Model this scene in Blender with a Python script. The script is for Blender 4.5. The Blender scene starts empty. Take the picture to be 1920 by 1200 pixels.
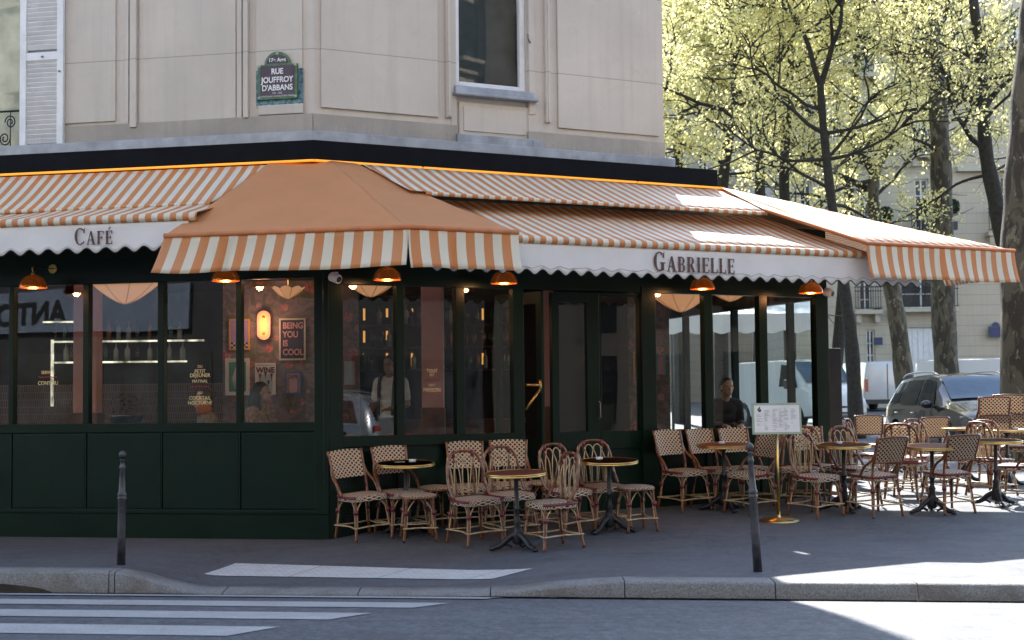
import bpy, bmesh, math, random
from mathutils import Vector, Matrix, noise
random.seed(7)
S = bpy.context.scene
COL = S.collection
R_ = math.radians
# ------------------------------------------------------------------ camera, world, sun, exposure
F, CXP, CYP, HZ, ROLL = 2900.0, 960.0, 600.0, 154.0, 0.0105
PIT = math.atan(HZ / F)
CAM = Vector((0, 0, 1.40))
fwd = Vector((0, math.cos(PIT), math.sin(PIT))); rt0 = Vector((1, 0, 0)); up0 = Vector((0, -math.sin(PIT), math.cos(PIT)))
rt = rt0 * math.cos(ROLL) - up0 * math.sin(ROLL); up = rt0 * math.sin(ROLL) + up0 * math.cos(ROLL)
cd = bpy.data.cameras.new("camera"); cam = bpy.data.objects.new("camera", cd); COL.objects.link(cam); S.camera = cam
cd.sensor_width = 36; cd.lens = F / 1920 * 36; cd.clip_end = 2000; cd.clip_start = 0.1
cam.matrix_world = Matrix(((rt.x, up.x, -fwd.x, CAM.x), (rt.y, up.y, -fwd.y, CAM.y), (rt.z, up.z, -fwd.z, CAM.z), (0, 0, 0, 1)))
cd.dof.use_dof = True; cd.dof.focus_distance = 16.3; cd.dof.aperture_fstop = 3.4
SUN_EL, SUN_AZ = 44.0, -3.0      # azimuth from +Y, towards +X
W = bpy.data.worlds.new("World"); S.world = W; W.use_nodes = True
nt = W.node_tree; bg = nt.nodes["Background"]; sky = nt.nodes.new("ShaderNodeTexSky"); sky.sky_type = 'NISHITA'
sky.sun_disc = False; sky.sun_elevation = R_(SUN_EL); sky.sun_rotation = R_(SUN_AZ); sky.dust_density = .6; sky.air_density = 1.3
nt.links.new(sky.outputs[0], bg.inputs[0]); bg.inputs[1].default_value = 0.15
sd = bpy.data.lights.new("sun", 'SUN'); sd.energy = 5.0; sd.angle = R_(0.6); sd.color = (1, .97, .92)
sun = bpy.data.objects.new("sun", sd); COL.objects.link(sun)
sv = Vector((math.sin(R_(SUN_AZ)) * math.cos(R_(SUN_EL)), math.cos(R_(SUN_AZ)) * math.cos(R_(SUN_EL)), math.sin(R_(SUN_EL))))
sun.rotation_euler = sv.to_track_quat('Z', 'Y').to_euler(); sun.location = (0, 30, 40)
S.view_settings.view_transform = 'Standard'; S.view_settings.look = 'None'; S.view_settings.exposure = 1.9; S.view_settings.gamma = 1

# ------------------------------------------------------------------ geometry of the place
def ray(px, py): return fwd + rt * ((px - CXP) / F) + up * ((CYP - py) / F)
def onY(px, py, Y): d = ray(px, py); return CAM + d * (Y / d.y)
def onZ(px, py, z): d = ray(px, py); return CAM + d * ((z - CAM.z) / d.z)
def sm(a, b, x): t = max(0, min(1, (x - a) / (b - a))); return t * t * (3 - 2 * t)
def Yk(X): return 12.69 - .153 * X                       # gutter line
def ktop(X):
    return -.005 + (-.165) * (sm(-3.45, -2.6, X) - sm(-.5, .95, X)) - .05 * sm(-.5, .95, X)
RZ = [(-900, 0), (15.0, 0), (15.6, .012), (16.6, .085), (17.7, .165), (19, .2), (23, .27), (31, .41), (62, 1.0), (900, 16)]
def rise(Y):
    for (a, za), (b, zb) in zip(RZ, RZ[1:]):
        if Y <= b: return za + (zb - za) * (Y - a) / (b - a)
    return 1
def zs(X, Y):                                            # pavement
    u = max(0, min(1, (Y - Yk(X)) / 2.7))
    return ktop(X) * (1 - u) + rise(Y) * sm(-2.0, -1.45, X if Y < 17.2 else 9)
CB = [(0, -.2), (.25, -.165), (1, -.114), (2, -.06), (3, -.017), (4, .01), (5, .025), (7, .03), (60, .03)]
def zr(X, Y):                                            # carriageway
    d = Yk(X) - Y
    if d < 0: return -.26 + rise(Y) + (.14 * sm(27, 27.6, Y))
    for (a, za), (b, zb) in zip(CB, CB[1:]):
        if d <= b: return za + (zb - za) * (d - a) / (b - a)
    return .03
def onG(px, py, fn=zs):
    z = 0
    for _ in range(30):
        P = onZ(px, py, z); z = .5 * z + .5 * fn(P.x, P.y)
    P.z = fn(P.x, P.y); return P
class Frame:
    def __init__(s, o, u, n): s.o = Vector((o[0], o[1], 0)); s.u = Vector((u[0], u[1], 0)).normalized(); s.n = Vector((n[0], n[1], 0)).normalized()
    def pt(s, t, p, z): return s.o + s.u * t + s.n * p + Vector((0, 0, z))
    def tz(s, px, py, p=0):
        d = ray(px, py); o = s.o + s.n * p - CAM; k = o.dot(s.n) / d.dot(s.n); P = CAM + d * k
        return (P - s.o).dot(s.u), P.z
    def P(s, px, py, p=0): t, z = s.tz(px, py, p); return s.pt(t, p, z)
    def off(s, P): return (Vector((P[0], P[1], 0)) - s.o).dot(s.n)
C0 = onZ(618, 1012, 0)
uR, nR = Vector((.882, .471, 0)), Vector((.471, -.882, 0)); uL, nL = Vector((-.976, .218, 0)), Vector((-.218, -.976, 0))
FR = Frame(C0, uR, nR); FL = Frame(C0, uL, nL)

# ------------------------------------------------------------------ mesh builder
class MB:
    def __init__(s): s.v = []; s.f = []; s.m = []; s.uv = []; s.sm = []
    def face(s, pts, m=0, uv=None, smooth=False):
        b = len(s.v); s.v += [Vector(p) for p in pts]; s.f.append(list(range(b, b + len(pts)))); s.m.append(m); s.uv.append(uv); s.sm.append(smooth)
    def grid(s, fn, nu, nv, m=0, uvfn=None, smooth=True, flip=False):
        b = len(s.v)
        for j in range(nv + 1):
            for i in range(nu + 1): s.v.append(Vector(fn(i / nu, j / nv)))
        for j in range(nv):
            for i in range(nu):
                q = [(i, j), (i + 1, j), (i + 1, j + 1), (i, j + 1)]
                if flip: q.reverse()
                s.f.append([b + a[1] * (nu + 1) + a[0] for a in q]); s.m.append(m); s.sm.append(smooth)
                s.uv.append([uvfn(a[0] / nu, a[1] / nv) for a in q] if uvfn else None)
    def box8(s, P, m=0):   # P: 4 bottom, 4 top
        b = len(s.v); s.v += [Vector(p) for p in P]
        for q in ((3, 2, 1, 0), (4, 5, 6, 7), (0, 1, 5, 4), (1, 2, 6, 5), (2, 3, 7, 6), (3, 0, 4, 7)):
            s.f.append([b + i for i in q]); s.m.append(m); s.uv.append(None); s.sm.append(False)
    def box(s, x0, x1, y0, y1, z0, z1, m=0):
        s.box8([(x0, y0, z0), (x1, y0, z0), (x1, y1, z0), (x0, y1, z0), (x0, y0, z1), (x1, y0, z1), (x1, y1, z1), (x0, y1, z1)], m)
    def fbox(s, fr, t0, t1, p0, p1, z0, z1, m=0):
        s.box8([fr.pt(t0, p0, z0), fr.pt(t1, p0, z0), fr.pt(t1, p1, z0), fr.pt(t0, p1, z0), fr.pt(t0, p0, z1), fr.pt(t1, p0, z1), fr.pt(t1, p1, z1), fr.pt(t0, p1, z1)], m)
    def tube(s, path, r, n=8, m=0, cap=True, closed=False):
        path = [Vector(p) for p in path]; N = len(path); rr = r if isinstance(r, (list, tuple)) else [r] * N
        b = len(s.v); ref = None
        for i, p in enumerate(path):
            if closed: d = path[(i + 1) % N] - path[i - 1]
            else: d = path[min(N - 1, i + 1)] - path[max(0, i - 1)]
            d = d.normalized() if d.length > 1e-9 else Vector((0, 0, 1))
            if ref is None: ref = Vector((0, 0, 1)) if abs(d.z) < .9 else Vector((1, 0, 0))
            a = d.cross(ref); a = a.normalized() if a.length > 1e-6 else Vector((1, 0, 0)); c = a.cross(d).normalized(); ref = c
            for k in range(n):
                t = 2 * math.pi * k / n; s.v.append(p + (a * math.cos(t) + c * math.sin(t)) * rr[i])
        for i in range(N if closed else N - 1):
            i2 = (i + 1) % N
            for k in range(n):
                s.f.append([b + i * n + k, b + i * n + (k + 1) % n, b + i2 * n + (k + 1) % n, b + i2 * n + k]); s.m.append(m); s.uv.append(None); s.sm.append(True)
        if cap and not closed:
            s.f.append([b + k for k in range(n)][::-1]); s.f.append([b + (N - 1) * n + k for k in range(n)])
            for _ in 0, 1: s.m.append(m); s.uv.append(None); s.sm.append(False)
    def lathe(s, prof, o=(0, 0, 0), n=20, m=0, smooth=True, caps=True):
        o = Vector(o); b = len(s.v)
        for (r, z) in prof:
            for k in range(n):
                t = 2 * math.pi * k / n; s.v.append(o + Vector((r * math.cos(t), r * math.sin(t), z)))
        for i in range(len(prof) - 1):
            for k in range(n):
                s.f.append([b + i * n + k, b + i * n + (k + 1) % n, b + (i + 1) * n + (k + 1) % n, b + (i + 1) * n + k]); s.m.append(m); s.uv.append(None); s.sm.append(smooth)
        if caps:
            for i, fl in ((0, True), (len(prof) - 1, False)):
                if prof[i][0] > 1e-4:
                    q = [b + i * n + k for k in range(n)]; s.f.append(q[::-1] if fl else q); s.m.append(m); s.uv.append(None); s.sm.append(False)
    def ball(s, c, r, m=0, n=12, k=8):
        c = Vector(c); r = r if isinstance(r, (tuple, list)) else (r, r, r)
        def f(u, v):
            a = 2 * math.pi * u; b = math.pi * v
            return c + Vector((r[0] * math.cos(a) * math.sin(b), r[1] * math.sin(a) * math.sin(b), -r[2] * math.cos(b)))
        s.grid(f, n, k, m)
    def prism(s, pts, d, m=0):  # pts polygon, extruded along vector d
        d = Vector(d); pts = [Vector(p) for p in pts]; n = len(pts)
        s.face(pts, m); s.face([p + d for p in pts][::-1], m)
        for i in range(n): s.face([pts[i], pts[i] + d, pts[(i + 1) % n] + d, pts[(i + 1) % n]], m)
    def build(s, name, mats, parent=None, world=False, bevel=0, weld=False):
        me = bpy.data.meshes.new(name); off = parent.location if (parent and world) else Vector((0, 0, 0))
        me.from_pydata([tuple(v - off) for v in s.v], [], s.f)
        if not isinstance(mats, (list, tuple)): mats = [mats]
        for m in mats: me.materials.append(m)
        me.polygons.foreach_set("material_index", s.m); me.polygons.foreach_set("use_smooth", s.sm)
        if any(s.uv):
            l = me.uv_layers.new(name="UVMap"); k = 0
            for i, f in enumerate(s.f):
                for j in range(len(f)):
                    if s.uv[i]: l.data[k].uv = s.uv[i][j]
                    k += 1
        if weld or bevel:
            bm = bmesh.new(); bm.from_mesh(me); bmesh.ops.remove_doubles(bm, verts=bm.verts, dist=1e-4); bmesh.ops.recalc_face_normals(bm, faces=bm.faces); bm.to_mesh(me); bm.free()
        me.update()
        o = bpy.data.objects.new(name, me); COL.objects.link(o)
        if parent: o.parent = parent
        if bevel:
            bv = o.modifiers.new("bevel", 'BEVEL'); bv.width = bevel; bv.segments = 2; bv.limit_method = 'ANGLE'
        return o
def tag(o, label=None, cat=None, group=None, kind=None):
    if label: o["label"] = label
    if cat: o["category"] = cat
    if group: o["group"] = group
    if kind: o["kind"] = kind
    return o
def thing(name, label, cat, loc=(0, 0, 0), group=None, rz=0):
    o = bpy.data.objects.new(name, None); COL.objects.link(o); o.location = loc; o.rotation_euler = (0, 0, rz); o.empty_display_size = .1
    return tag(o, label, cat, group)
def copy_tree(o, parent=None):
    c = o.copy(); COL.objects.link(c)
    if parent: c.parent = parent
    for ch in list(o.children): copy_tree(ch, c)
    return c
def text_obj(s, size, fr_o, ux, uz, mat, name, parent=None, ext=.001, align='CENTER', bold=0, sx=1.0):
    cu = bpy.data.curves.new("t", 'FONT'); cu.body = s; cu.size = size; cu.align_x = align; cu.extrude = ext; cu.offset = bold; cu.space_line = .85
    ob = bpy.data.objects.new("t", cu); COL.objects.link(ob); dg = bpy.context.evaluated_depsgraph_get(); dg.update()
    me = bpy.data.meshes.new_from_object(ob.evaluated_get(dg)); bpy.data.objects.remove(ob); bpy.data.curves.remove(cu)
    ux, uz = Vector(ux).normalized(), Vector(uz).normalized(); n = ux.cross(uz); off = parent.location if parent else Vector((0, 0, 0))
    for v in me.vertices: v.co = Vector(fr_o) - off + ux * v.co.x * sx + uz * v.co.y + n * v.co.z
    me.materials.clear(); me.materials.append(mat); me.name = name
    o = bpy.data.objects.new(name, me); COL.objects.link(o)
    if parent: o.parent = parent
    return o

# ------------------------------------------------------------------ materials
class NT:
    def __init__(s, name):
        s.mat = bpy.data.materials.new(name); s.mat.use_nodes = True; s.t = s.mat.node_tree; s.b = s.t.nodes["Principled BSDF"]; s.out = s.t.nodes["Material Output"]
    def n(s, typ, ins=None, **kw):
        x = s.t.nodes.new(typ)
        for k, v in kw.items(): setattr(x, k, v)
        for k, v in (ins or {}).items():
            if isinstance(v, bpy.types.NodeSocket): s.t.links.new(v, x.inputs[k])
            else: x.inputs[k].default_value = v
        return x
    def m(s, op, a, b=0.0, c=0.0): return s.n("ShaderNodeMath", {0: a, 1: b, 2: c}, operation=op).outputs[0]
    def mix(s, f, a, b):
        x = s.t.nodes.new("ShaderNodeMix"); x.data_type = 'RGBA'
        for k, v in ((0, f), (6, a), (7, b)):
            if isinstance(v, bpy.types.NodeSocket): s.t.links.new(v, x.inputs[k])
            else: x.inputs[k].default_value = (*v, 1) if isinstance(v, tuple) and len(v) == 3 else v
        return x.outputs[2]
    def ramp(s, f, a, b, ca=(0, 0, 0), cb=(1, 1, 1)):
        x = s.t.nodes.new("ShaderNodeValToRGB"); s.t.links.new(f, x.inputs[0]); e = x.color_ramp.elements
        e[0].position = a; e[1].position = b; e[0].color = (*ca, 1); e[1].color = (*cb, 1); return x.outputs[0]
    def noise(s, scale, detail=5, co=None, rough=.55, dist=0):
        x = s.n("ShaderNodeTexNoise", {"Scale": scale, "Detail": detail, "Roughness": rough, "Distortion": dist}); s.t.links.new(co or s.co(), x.inputs[0]); return x.outputs[0]
    def co(s, sc=None, kind=3):
        tc = s.t.nodes.new("ShaderNodeTexCoord"); o = tc.outputs[kind]
        if sc: mp = s.t.nodes.new("ShaderNodeMapping"); s.t.links.new(o, mp.inputs[0]); mp.inputs[3].default_value = sc; o = mp.outputs[0]
        return o
    def set(s, **k):
        al = dict(col="Base Color", rough="Roughness", metal="Metallic", spec="Specular IOR Level", coat="Coat Weight", em="Emission Color", es="Emission Strength", alpha="Alpha", tr="Transmission Weight")
        for a, v in k.items():
            i = s.b.inputs[al[a]]
            if isinstance(v, bpy.types.NodeSocket): s.t.links.new(v, i)
            else: i.default_value = (*v, 1) if isinstance(v, tuple) and len(v) == 3 else v
        return s
    def bump(s, h, st=.3, d=.01):
        x = s.n("ShaderNodeBump", {"Height": h, "Strength": st, "Distance": d}); s.t.links.new(x.outputs[0], s.b.inputs["Normal"]); return s
def mat(name, col, rough=.6, metal=0, var=.12, sc=6, bump=0, bsc=40, **k):
    t = NT(name); nz = t.noise(sc); c2 = tuple(max(0, c * (1 - 2 * var)) for c in col); c1 = tuple(min(1, c * (1 + var)) for c in col)
    t.set(col=t.ramp(nz, .3, .7, c2, c1), rough=rough, metal=metal, **k)
    if bump: t.bump(t.noise(bsc), bump)
    return t.mat
def emis(name, col, st): t = NT(name); t.set(col=col, em=col, es=st); return t.mat
M = {}
M['green'] = mat('green_paint', (.0035, .0145, .009), .3, var=.15, sc=2, bump=.03, bsc=6, spec=.22)
M['green2'] = mat('green_gloss_panel', (.0035, .0155, .0095), .25, var=.12, sc=1.5, bump=.025, bsc=4, spec=.25)
M['black'] = mat('black_metal', (.012, .013, .016), .35, .3)
M['iron'] = mat('cast_iron', (.025, .027, .032), .42, .5, bump=.25, bsc=60)
M['boll'] = mat('bollard_paint', (.055, .055, .065), .42, .2, var=.3, sc=14, bump=.15, bsc=70)
M['brass'] = mat('brass', (.62, .43, .16), .28, 1, var=.15)
M['copper'] = mat('copper', (.75, .27, .1), .25, 1, var=.12, sc=12)
M['fascia'] = mat('black_fascia', (.004, .0045, .007), .7, var=.2, spec=.12)
M['white'] = mat('white_paint', (.72, .73, .75), .45, var=.06)
M['rattan'] = mat('honey_rattan', (.17, .058, .021), .34, var=.4, sc=22, coat=.4)
M['rattan2'] = mat('pale_cane', (.47, .34, .2), .42, var=.25, sc=30)
M['maroon'] = mat('maroon_binding', (.14, .018, .03), .4, var=.2, sc=40)
M['shade'] = None; M['burg'] = mat('burgundy_tabletop', (.2, .05, .04), .5, var=.25, sc=9)
M['rubber'] = mat('rubber', (.02, .02, .02), .8)
M['glass_ash'] = mat('ashtray_glass', (.6, .62, .62), .15, var=.02)
M['zinc'] = mat('zinc', (.33, .35, .39), .5, .4, var=.15, sc=5, bump=.15, bsc=12)
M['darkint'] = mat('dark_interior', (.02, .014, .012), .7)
M['pink'] = mat('pink_paint', (.5, .25, .22), .6, var=.05)
M['wood'] = mat('dark_wood', (.12, .045, .02), .4, var=.3, sc=7)
M['red'] = mat('red_lacquer', (.3, .025, .025), .4)
M['led'] = emis("warm_led", (1, .36, .03), .2)
M['wlamp'] = emis('warm_bulb', (1, .55, .2), 6)
M['skin1'] = mat('skin', (.42, .25, .17), .5, var=.06); M['skin2'] = mat('skin_dark', (.25, .13, .08), .5, var=.06)
M['hair'] = mat('black_hair', (.012, .009, .008), .45, var=.3, sc=60, bump=.5, bsc=150)
def glass(name, tint=(1, 1, 1), rough=0.0, base=.045):
    t = NT(name); t.t.nodes.remove(t.b)
    ge = t.n("ShaderNodeNewGeometry"); dt = t.n("ShaderNodeVectorMath", {0: ge.outputs["Incoming"], 1: ge.outputs["Normal"]}, operation='DOT_PRODUCT').outputs["Value"]
    fk = t.m('MULTIPLY', t.m('POWER', t.m('SUBTRACT', 1.0, t.m('ABSOLUTE', dt)), 5.0), .85); gl = t.n("ShaderNodeBsdfGlossy", {"Color": (1, 1, 1, 1), "Roughness": rough}); tr = t.n("ShaderNodeBsdfTransparent", {"Color": (*tint, 1)})
    bp = t.n("ShaderNodeBump", {"Height": t.noise(1.1, 0), "Strength": .05, "Distance": .03}); t.t.links.new(bp.outputs[0], gl.inputs["Normal"])
    f = t.m('ADD', fk, base); mx = t.n("ShaderNodeMixShader", {0: f, 1: tr.outputs[0], 2: gl.outputs[0]}); t.t.links.new(mx.outputs[0], t.out.inputs[0]); return t.mat
M['glass'] = glass('window_glass', (.86, .9, .88)); M['carglass'] = glass('car_glass', (.25, .3, .33), base=.1)
def asphalt(name, col, sc=1.0, patch=.3, gr=.8):
    t = NT(name); big = t.noise(.35, 4); mid = t.noise(2.2, 6, rough=.7); fine = t.noise(140 * sc, 3, rough=.8); vor = t.n("ShaderNodeTexVoronoi", {"Scale": 95 * sc}); t.t.links.new(t.co(), vor.inputs[0])
    c = t.mix(t.ramp(big, .3, .7), tuple(x * (1 - patch) for x in col), tuple(x * (1 + patch * .6) for x in col))
    c = t.mix(t.m('MULTIPLY', t.ramp(mid, .45, .75), .35), c, tuple(x * .55 for x in col)); c = t.mix(t.m('MULTIPLY', t.ramp(fine, .5, .72), .5), c, tuple(min(1, x * 2.3) for x in col))
    sp = t.noise(15, 4, t.co((1, .55, 1)), rough=.95); c = t.mix(t.m('MULTIPLY', t.ramp(sp, .5, .62), gr * .8), c, tuple(min(1, x * 2.0) for x in col)); c = t.mix(t.m('MULTIPLY', t.ramp(t.m('SUBTRACT', 1.0, sp), .52, .64), gr * .8), c, tuple(x * .4 for x in col))
    wv = t.n("ShaderNodeTexVoronoi", {"Scale": .42, "Randomness": 1.0}, feature='DISTANCE_TO_EDGE'); dn = t.n("ShaderNodeTexNoise", {"Scale": 1.7, "Detail": 6.0}); t.t.links.new(t.co(), dn.inputs[0])
    ad = t.n("ShaderNodeVectorMath", {0: t.co(), 1: dn.outputs[1]}, operation='ADD'); t.t.links.new(ad.outputs[0], wv.inputs[0])
    crack = t.m('MULTIPLY', t.m('LESS_THAN', wv.outputs[0], .0035), .4); c = t.mix(crack, c, (.012, .012, .012))
    gum = t.n("ShaderNodeTexVoronoi", {"Scale": 3.1}); t.t.links.new(t.co(), gum.inputs[0]); gs = t.m('MULTIPLY', t.m('LESS_THAN', gum.outputs[0], .055), t.m('GREATER_THAN', t.noise(.9, 2), .5)); c = t.mix(t.m('MULTIPLY', gs, .5), c, tuple(x * 2 for x in col)); st = t.noise(1.1, 3, t.co((.5, 2.2, 1)), dist=1.2); c = t.mix(t.m('MULTIPLY', t.ramp(st, .56, .64), .35), c, tuple(x * .5 for x in col))
    t.set(col=c, rough=t.ramp(mid, .2, .9, (.62,) * 3, (.88,) * 3)); t.bump(t.m('ADD', vor.outputs[0], t.m('MULTIPLY', mid, .6)), .55, .012); return t.mat
M['road'] = asphalt('road_asphalt', (.062, .068, .081)); M['pave'] = asphalt('pavement_asphalt', (.070, .073, .082), 1.5, .3, .3)
def granite():
    t = NT('kerb_granite'); n1 = t.noise(70, 4, rough=.8); n2 = t.noise(3, 5)
    c = t.ramp(n1, .35, .65, (.1, .1, .1), (.27, .265, .26)); c = t.mix(t.m('MULTIPLY', t.ramp(n2, .5, .7), .65), c, (.1, .075, .05)); t.set(col=c, rough=.75).bump(t.noise(45, 5, rough=.8), .8, .02); return t.mat
M['granite'] = granite()
def paintm():
    t = NT('road_paint'); n1 = t.noise(3, 6, rough=.7); n2 = t.noise(60, 3, rough=.8)
    c = t.mix(t.ramp(n1, .35, .75), (.34, .35, .36), (.25, .26, .27)); c = t.mix(t.m('MULTIPLY', t.ramp(n2, .52, .62), .7), c, (.13, .13, .14)); t.set(col=c, rough=.6).bump(n2, .5, .01); return t.mat
M['paint'] = paintm()
def tactile():
    t = NT('tactile_tiles'); s = t.n("ShaderNodeSeparateXYZ", {0: t.co(kind=2)}); x = t.m('FRACT', t.m('MULTIPLY', s.outputs[0], 16)); y = t.m('FRACT', t.m('MULTIPLY', s.outputs[1], 16))
    d = t.m('SQRT', t.m('ADD', t.m('POWER', t.m('SUBTRACT', x, .5), 2), t.m('POWER', t.m('SUBTRACT', y, .5), 2))); h = t.m('LESS_THAN', d, .3)
    jx = t.m('LESS_THAN', t.m('FRACT', t.m('MULTIPLY', s.outputs[0], 1.25)), .012); c = t.mix(t.ramp(t.noise(8, 5), .3, .7), (.52, .52, .5), (.38, .38, .37)); c = t.mix(t.m('MULTIPLY', h, .35), t.mix(.3, c, (.2, .2, .2)), (.6, .6, .58)); c = t.mix(jx, c, (.08, .08, .08))
    t.set(col=c, rough=.7).bump(h, .6, .01); return t.mat
M['tactile'] = tactile()
def stone(name, c1, c2, course=0, off=0, jw=.05):
    t = NT(name); n1 = t.noise(.9, 6, rough=.65); n2 = t.noise(5, 6, rough=.7); st = t.noise(1, 5, t.co((9, 9, .35)))
    c = t.mix(t.ramp(n1, .35, .7), c1, c2); c = t.mix(t.m('MULTIPLY', t.ramp(st, .5, .75), .3), c, tuple(x * .62 for x in c1)); c = t.mix(t.m('MULTIPLY', t.ramp(n2, .58, .8), .35), c, tuple(x * .7 for x in c2))
    h = n2
    if course:
        z = t.n("ShaderNodeSeparateXYZ", {0: t.co()}).outputs[2]; g = t.m('LESS_THAN', t.m('FRACT', t.m('DIVIDE', t.m('ADD', z, off), course)), jw); c = t.mix(t.m('MULTIPLY', g, .55), c, tuple(x * .35 for x in c1)); h = t.m('SUBTRACT', n2, t.m('MULTIPLY', g, 4))
    t.set(col=c, rough=.82).bump(h, .25, .02); return t.mat
M['stone'] = stone('painted_stone', (.57, .515, .455), (.48, .435, .385), 1.02, -.06, .011); M['stonedirty'] = stone('stained_stone', (.3, .27, .235), (.42, .37, .32)); M['farstone'] = stone('far_limestone', (.5, .45, .36), (.42, .38, .31), .42, .1)
M['farstone2'] = stone('warm_limestone', (.52, .43, .33), (.44, .38, .3), .45, .0)
def stripes(name, per, a, b, duty=.5, trans=.25):
    t = NT(name); s = t.n("ShaderNodeSeparateXYZ", {0: t.co(kind=2)}); f = t.m('LESS_THAN', t.m('FRACT', t.m('DIVIDE', s.outputs[0], per)), duty)
    c = t.mix(f, b, a); c = t.mix(t.m('MULTIPLY', t.ramp(t.noise(3, 5), .4, .8), .22), c, tuple(x * .6 for x in b)); t.set(col=c, rough=.55).bump(t.noise(300, 2), .15, .002)
    tl = t.n("ShaderNodeBsdfTranslucent", {0: c}); mx = t.n("ShaderNodeMixShader", {0: trans, 1: t.b.outputs[0], 2: tl.outputs[0]}); t.t.links.new(mx.outputs[0], t.out.inputs[0]); return t.mat
OR, CR = (.62, .235, .07), (.74, .69, .57)
M['str13'] = stripes('narrow_striped_canvas', .13, OR, CR); M['str16'] = stripes('wide_striped_canvas', .19, OR, CR); M['str15'] = stripes('end_striped_canvas', .155, OR, CR); M['orange'] = stripes('orange_canvas', 10, (.60, .265, .11), (.60, .265, .11), 1.1); M['wcanvas'] = stripes('white_canvas', 10, (.8, .79, .79), (.8, .79, .79), 1.1)
def weave(name, maroon=True, trans=.15):
    t = NT(name); s = t.n("ShaderNodeSeparateXYZ", {0: t.co(kind=2)}); u = t.m('FRACT', s.outputs[0]); v = t.m('FRACT', s.outputs[1])
    d1 = t.m('ABSOLUTE', t.m('SUBTRACT', u, v)); d2 = t.m('ABSOLUTE', t.m('SUBTRACT', t.m('ADD', u, v), 1)); x = t.m('LESS_THAN', t.m('MINIMUM', d1, d2), .15)
    du = t.m('ABSOLUTE', t.m('SUBTRACT', u, .5)); dv = t.m('ABSOLUTE', t.m('SUBTRACT', v, .5)); side = t.m('GREATER_THAN', du, dv)
    c = t.mix(side, (.015, .012, .012), (.16, .03, .03) if maroon else (.05, .04, .03)); c = t.mix(x, c, (.62, .54, .41)); t.set(col=c, rough=.5).bump(x, .5, .004)
    tl = t.n("ShaderNodeBsdfTranslucent", {0: c}); mx = t.n("ShaderNodeMixShader", {0: trans, 1: t.b.outputs[0], 2: tl.outputs[0]}); t.t.links.new(mx.outputs[0], t.out.inputs[0]); return t.mat
M['weave'] = weave('cane_weave'); M['weave2'] = weave('cane_weave_open', trans=.45)
def bark():
    t = NT('plane_bark'); n1 = t.noise(5, 4, t.co((1, 1, .35)), dist=.6); n2 = t.noise(22, 5)
    c = t.mix(t.ramp(n1, .46, .54), (.04, .032, .022), (.1, .085, .058)); c = t.mix(t.m('MULTIPLY', t.ramp(t.noise(7, 3, t.co((1, 1, .5)), dist=.4), .6, .64), .8), c, (.2, .18, .12)); t.set(col=c, rough=.85).bump(t.m('ADD', n1, n2), .5, .03); return t.mat
M['bark'] = bark(); M['bark2'] = mat('dark_bark', (.032, .027, .02), .9, var=.3, sc=12, bump=.5, bsc=30)
def leaf(name, c1, c2):
    t = NT(name); g = t.n("ShaderNodeNewGeometry"); c = t.mix(g.outputs["Random Per Island"], c1, c2); t.set(col=c, rough=.55)
    tl = t.n("ShaderNodeBsdfTranslucent", {0: c}); mx = t.n("ShaderNodeMixShader", {0: .72, 1: t.b.outputs[0], 2: tl.outputs[0]}); t.t.links.new(mx.outputs[0], t.out.inputs[0]); return t.mat
M['leaf'] = leaf('young_leaves', (.86, .8, .42), (.68, .64, .26)); M['box'] = leaf('boxwood', (.04, .08, .02), (.02, .05, .015))
def carpaint(name, col, metal=.5, rough=.28, coat=.8): t = NT(name); t.set(col=t.ramp(t.noise(.8), .3, .7, tuple(c * .92 for c in col), col), rough=rough, metal=metal, coat=coat, spec=.5 if coat else .18); return t.mat
M['suv'] = carpaint('grey_car_paint', (.05, .05, .05), .55, .22, .6); M['vanw'] = carpaint('white_van_paint', (.6, .61, .63), .0); M['silver'] = carpaint('silver_car_paint', (.45, .47, .5), .7)
M['plastic'] = mat('dark_plastic', (.03, .03, .033), .55); M['lamp_red'] = mat('red_lens', (.35, .01, .01), .15); M['lamp_cl'] = mat('clear_lens', (.75, .76, .78), .1)
M['grey'] = mat('greypaint', (.22, .23, .25), .5)
def floral():
    t = NT('floral_wallpaper'); v = t.n("ShaderNodeTexVoronoi", {"Scale": 4.5}); t.t.links.new(t.co(), v.inputs[0]); n1 = t.noise(7, 5, dist=1.5); n2 = t.noise(11, 4, dist=2)
    c = t.mix(t.ramp(n1, .42, .58), (.25, .17, .18), (.12, .12, .08)); c = t.mix(t.m('LESS_THAN', v.outputs[0], .3), c, t.mix(t.ramp(n2, .4, .55), (.4, .05, .07), (.42, .27, .24)))
    c = t.mix(t.m('MULTIPLY', t.ramp(n2, .56, .64), .8), c, (.16, .11, .22)); t.set(col=c, rough=.7); return t.mat
M['floral'] = floral()
def tiles():
    t = NT('brown_tiles'); b = t.n("ShaderNodeTexBrick", {"Color1": (.2, .09, .05, 1), "Color2": (.12, .05, .03, 1), "Mortar": (.25, .2, .15, 1), "Scale": 9.0, "Mortar Size": .04, "Brick Width": .28, "Row Height": .9}); mp = t.co((1, 1, 1)); sw = t.n("ShaderNodeSeparateXYZ", {0: mp}); cb = t.n("ShaderNodeCombineXYZ", {0: sw.outputs[0], 1: sw.outputs[2]}); t.t.links.new(cb.outputs[0], b.inputs[0]); t.set(col=b.outputs[0], rough=.25); return t.mat
M['tiles'] = tiles()
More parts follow.
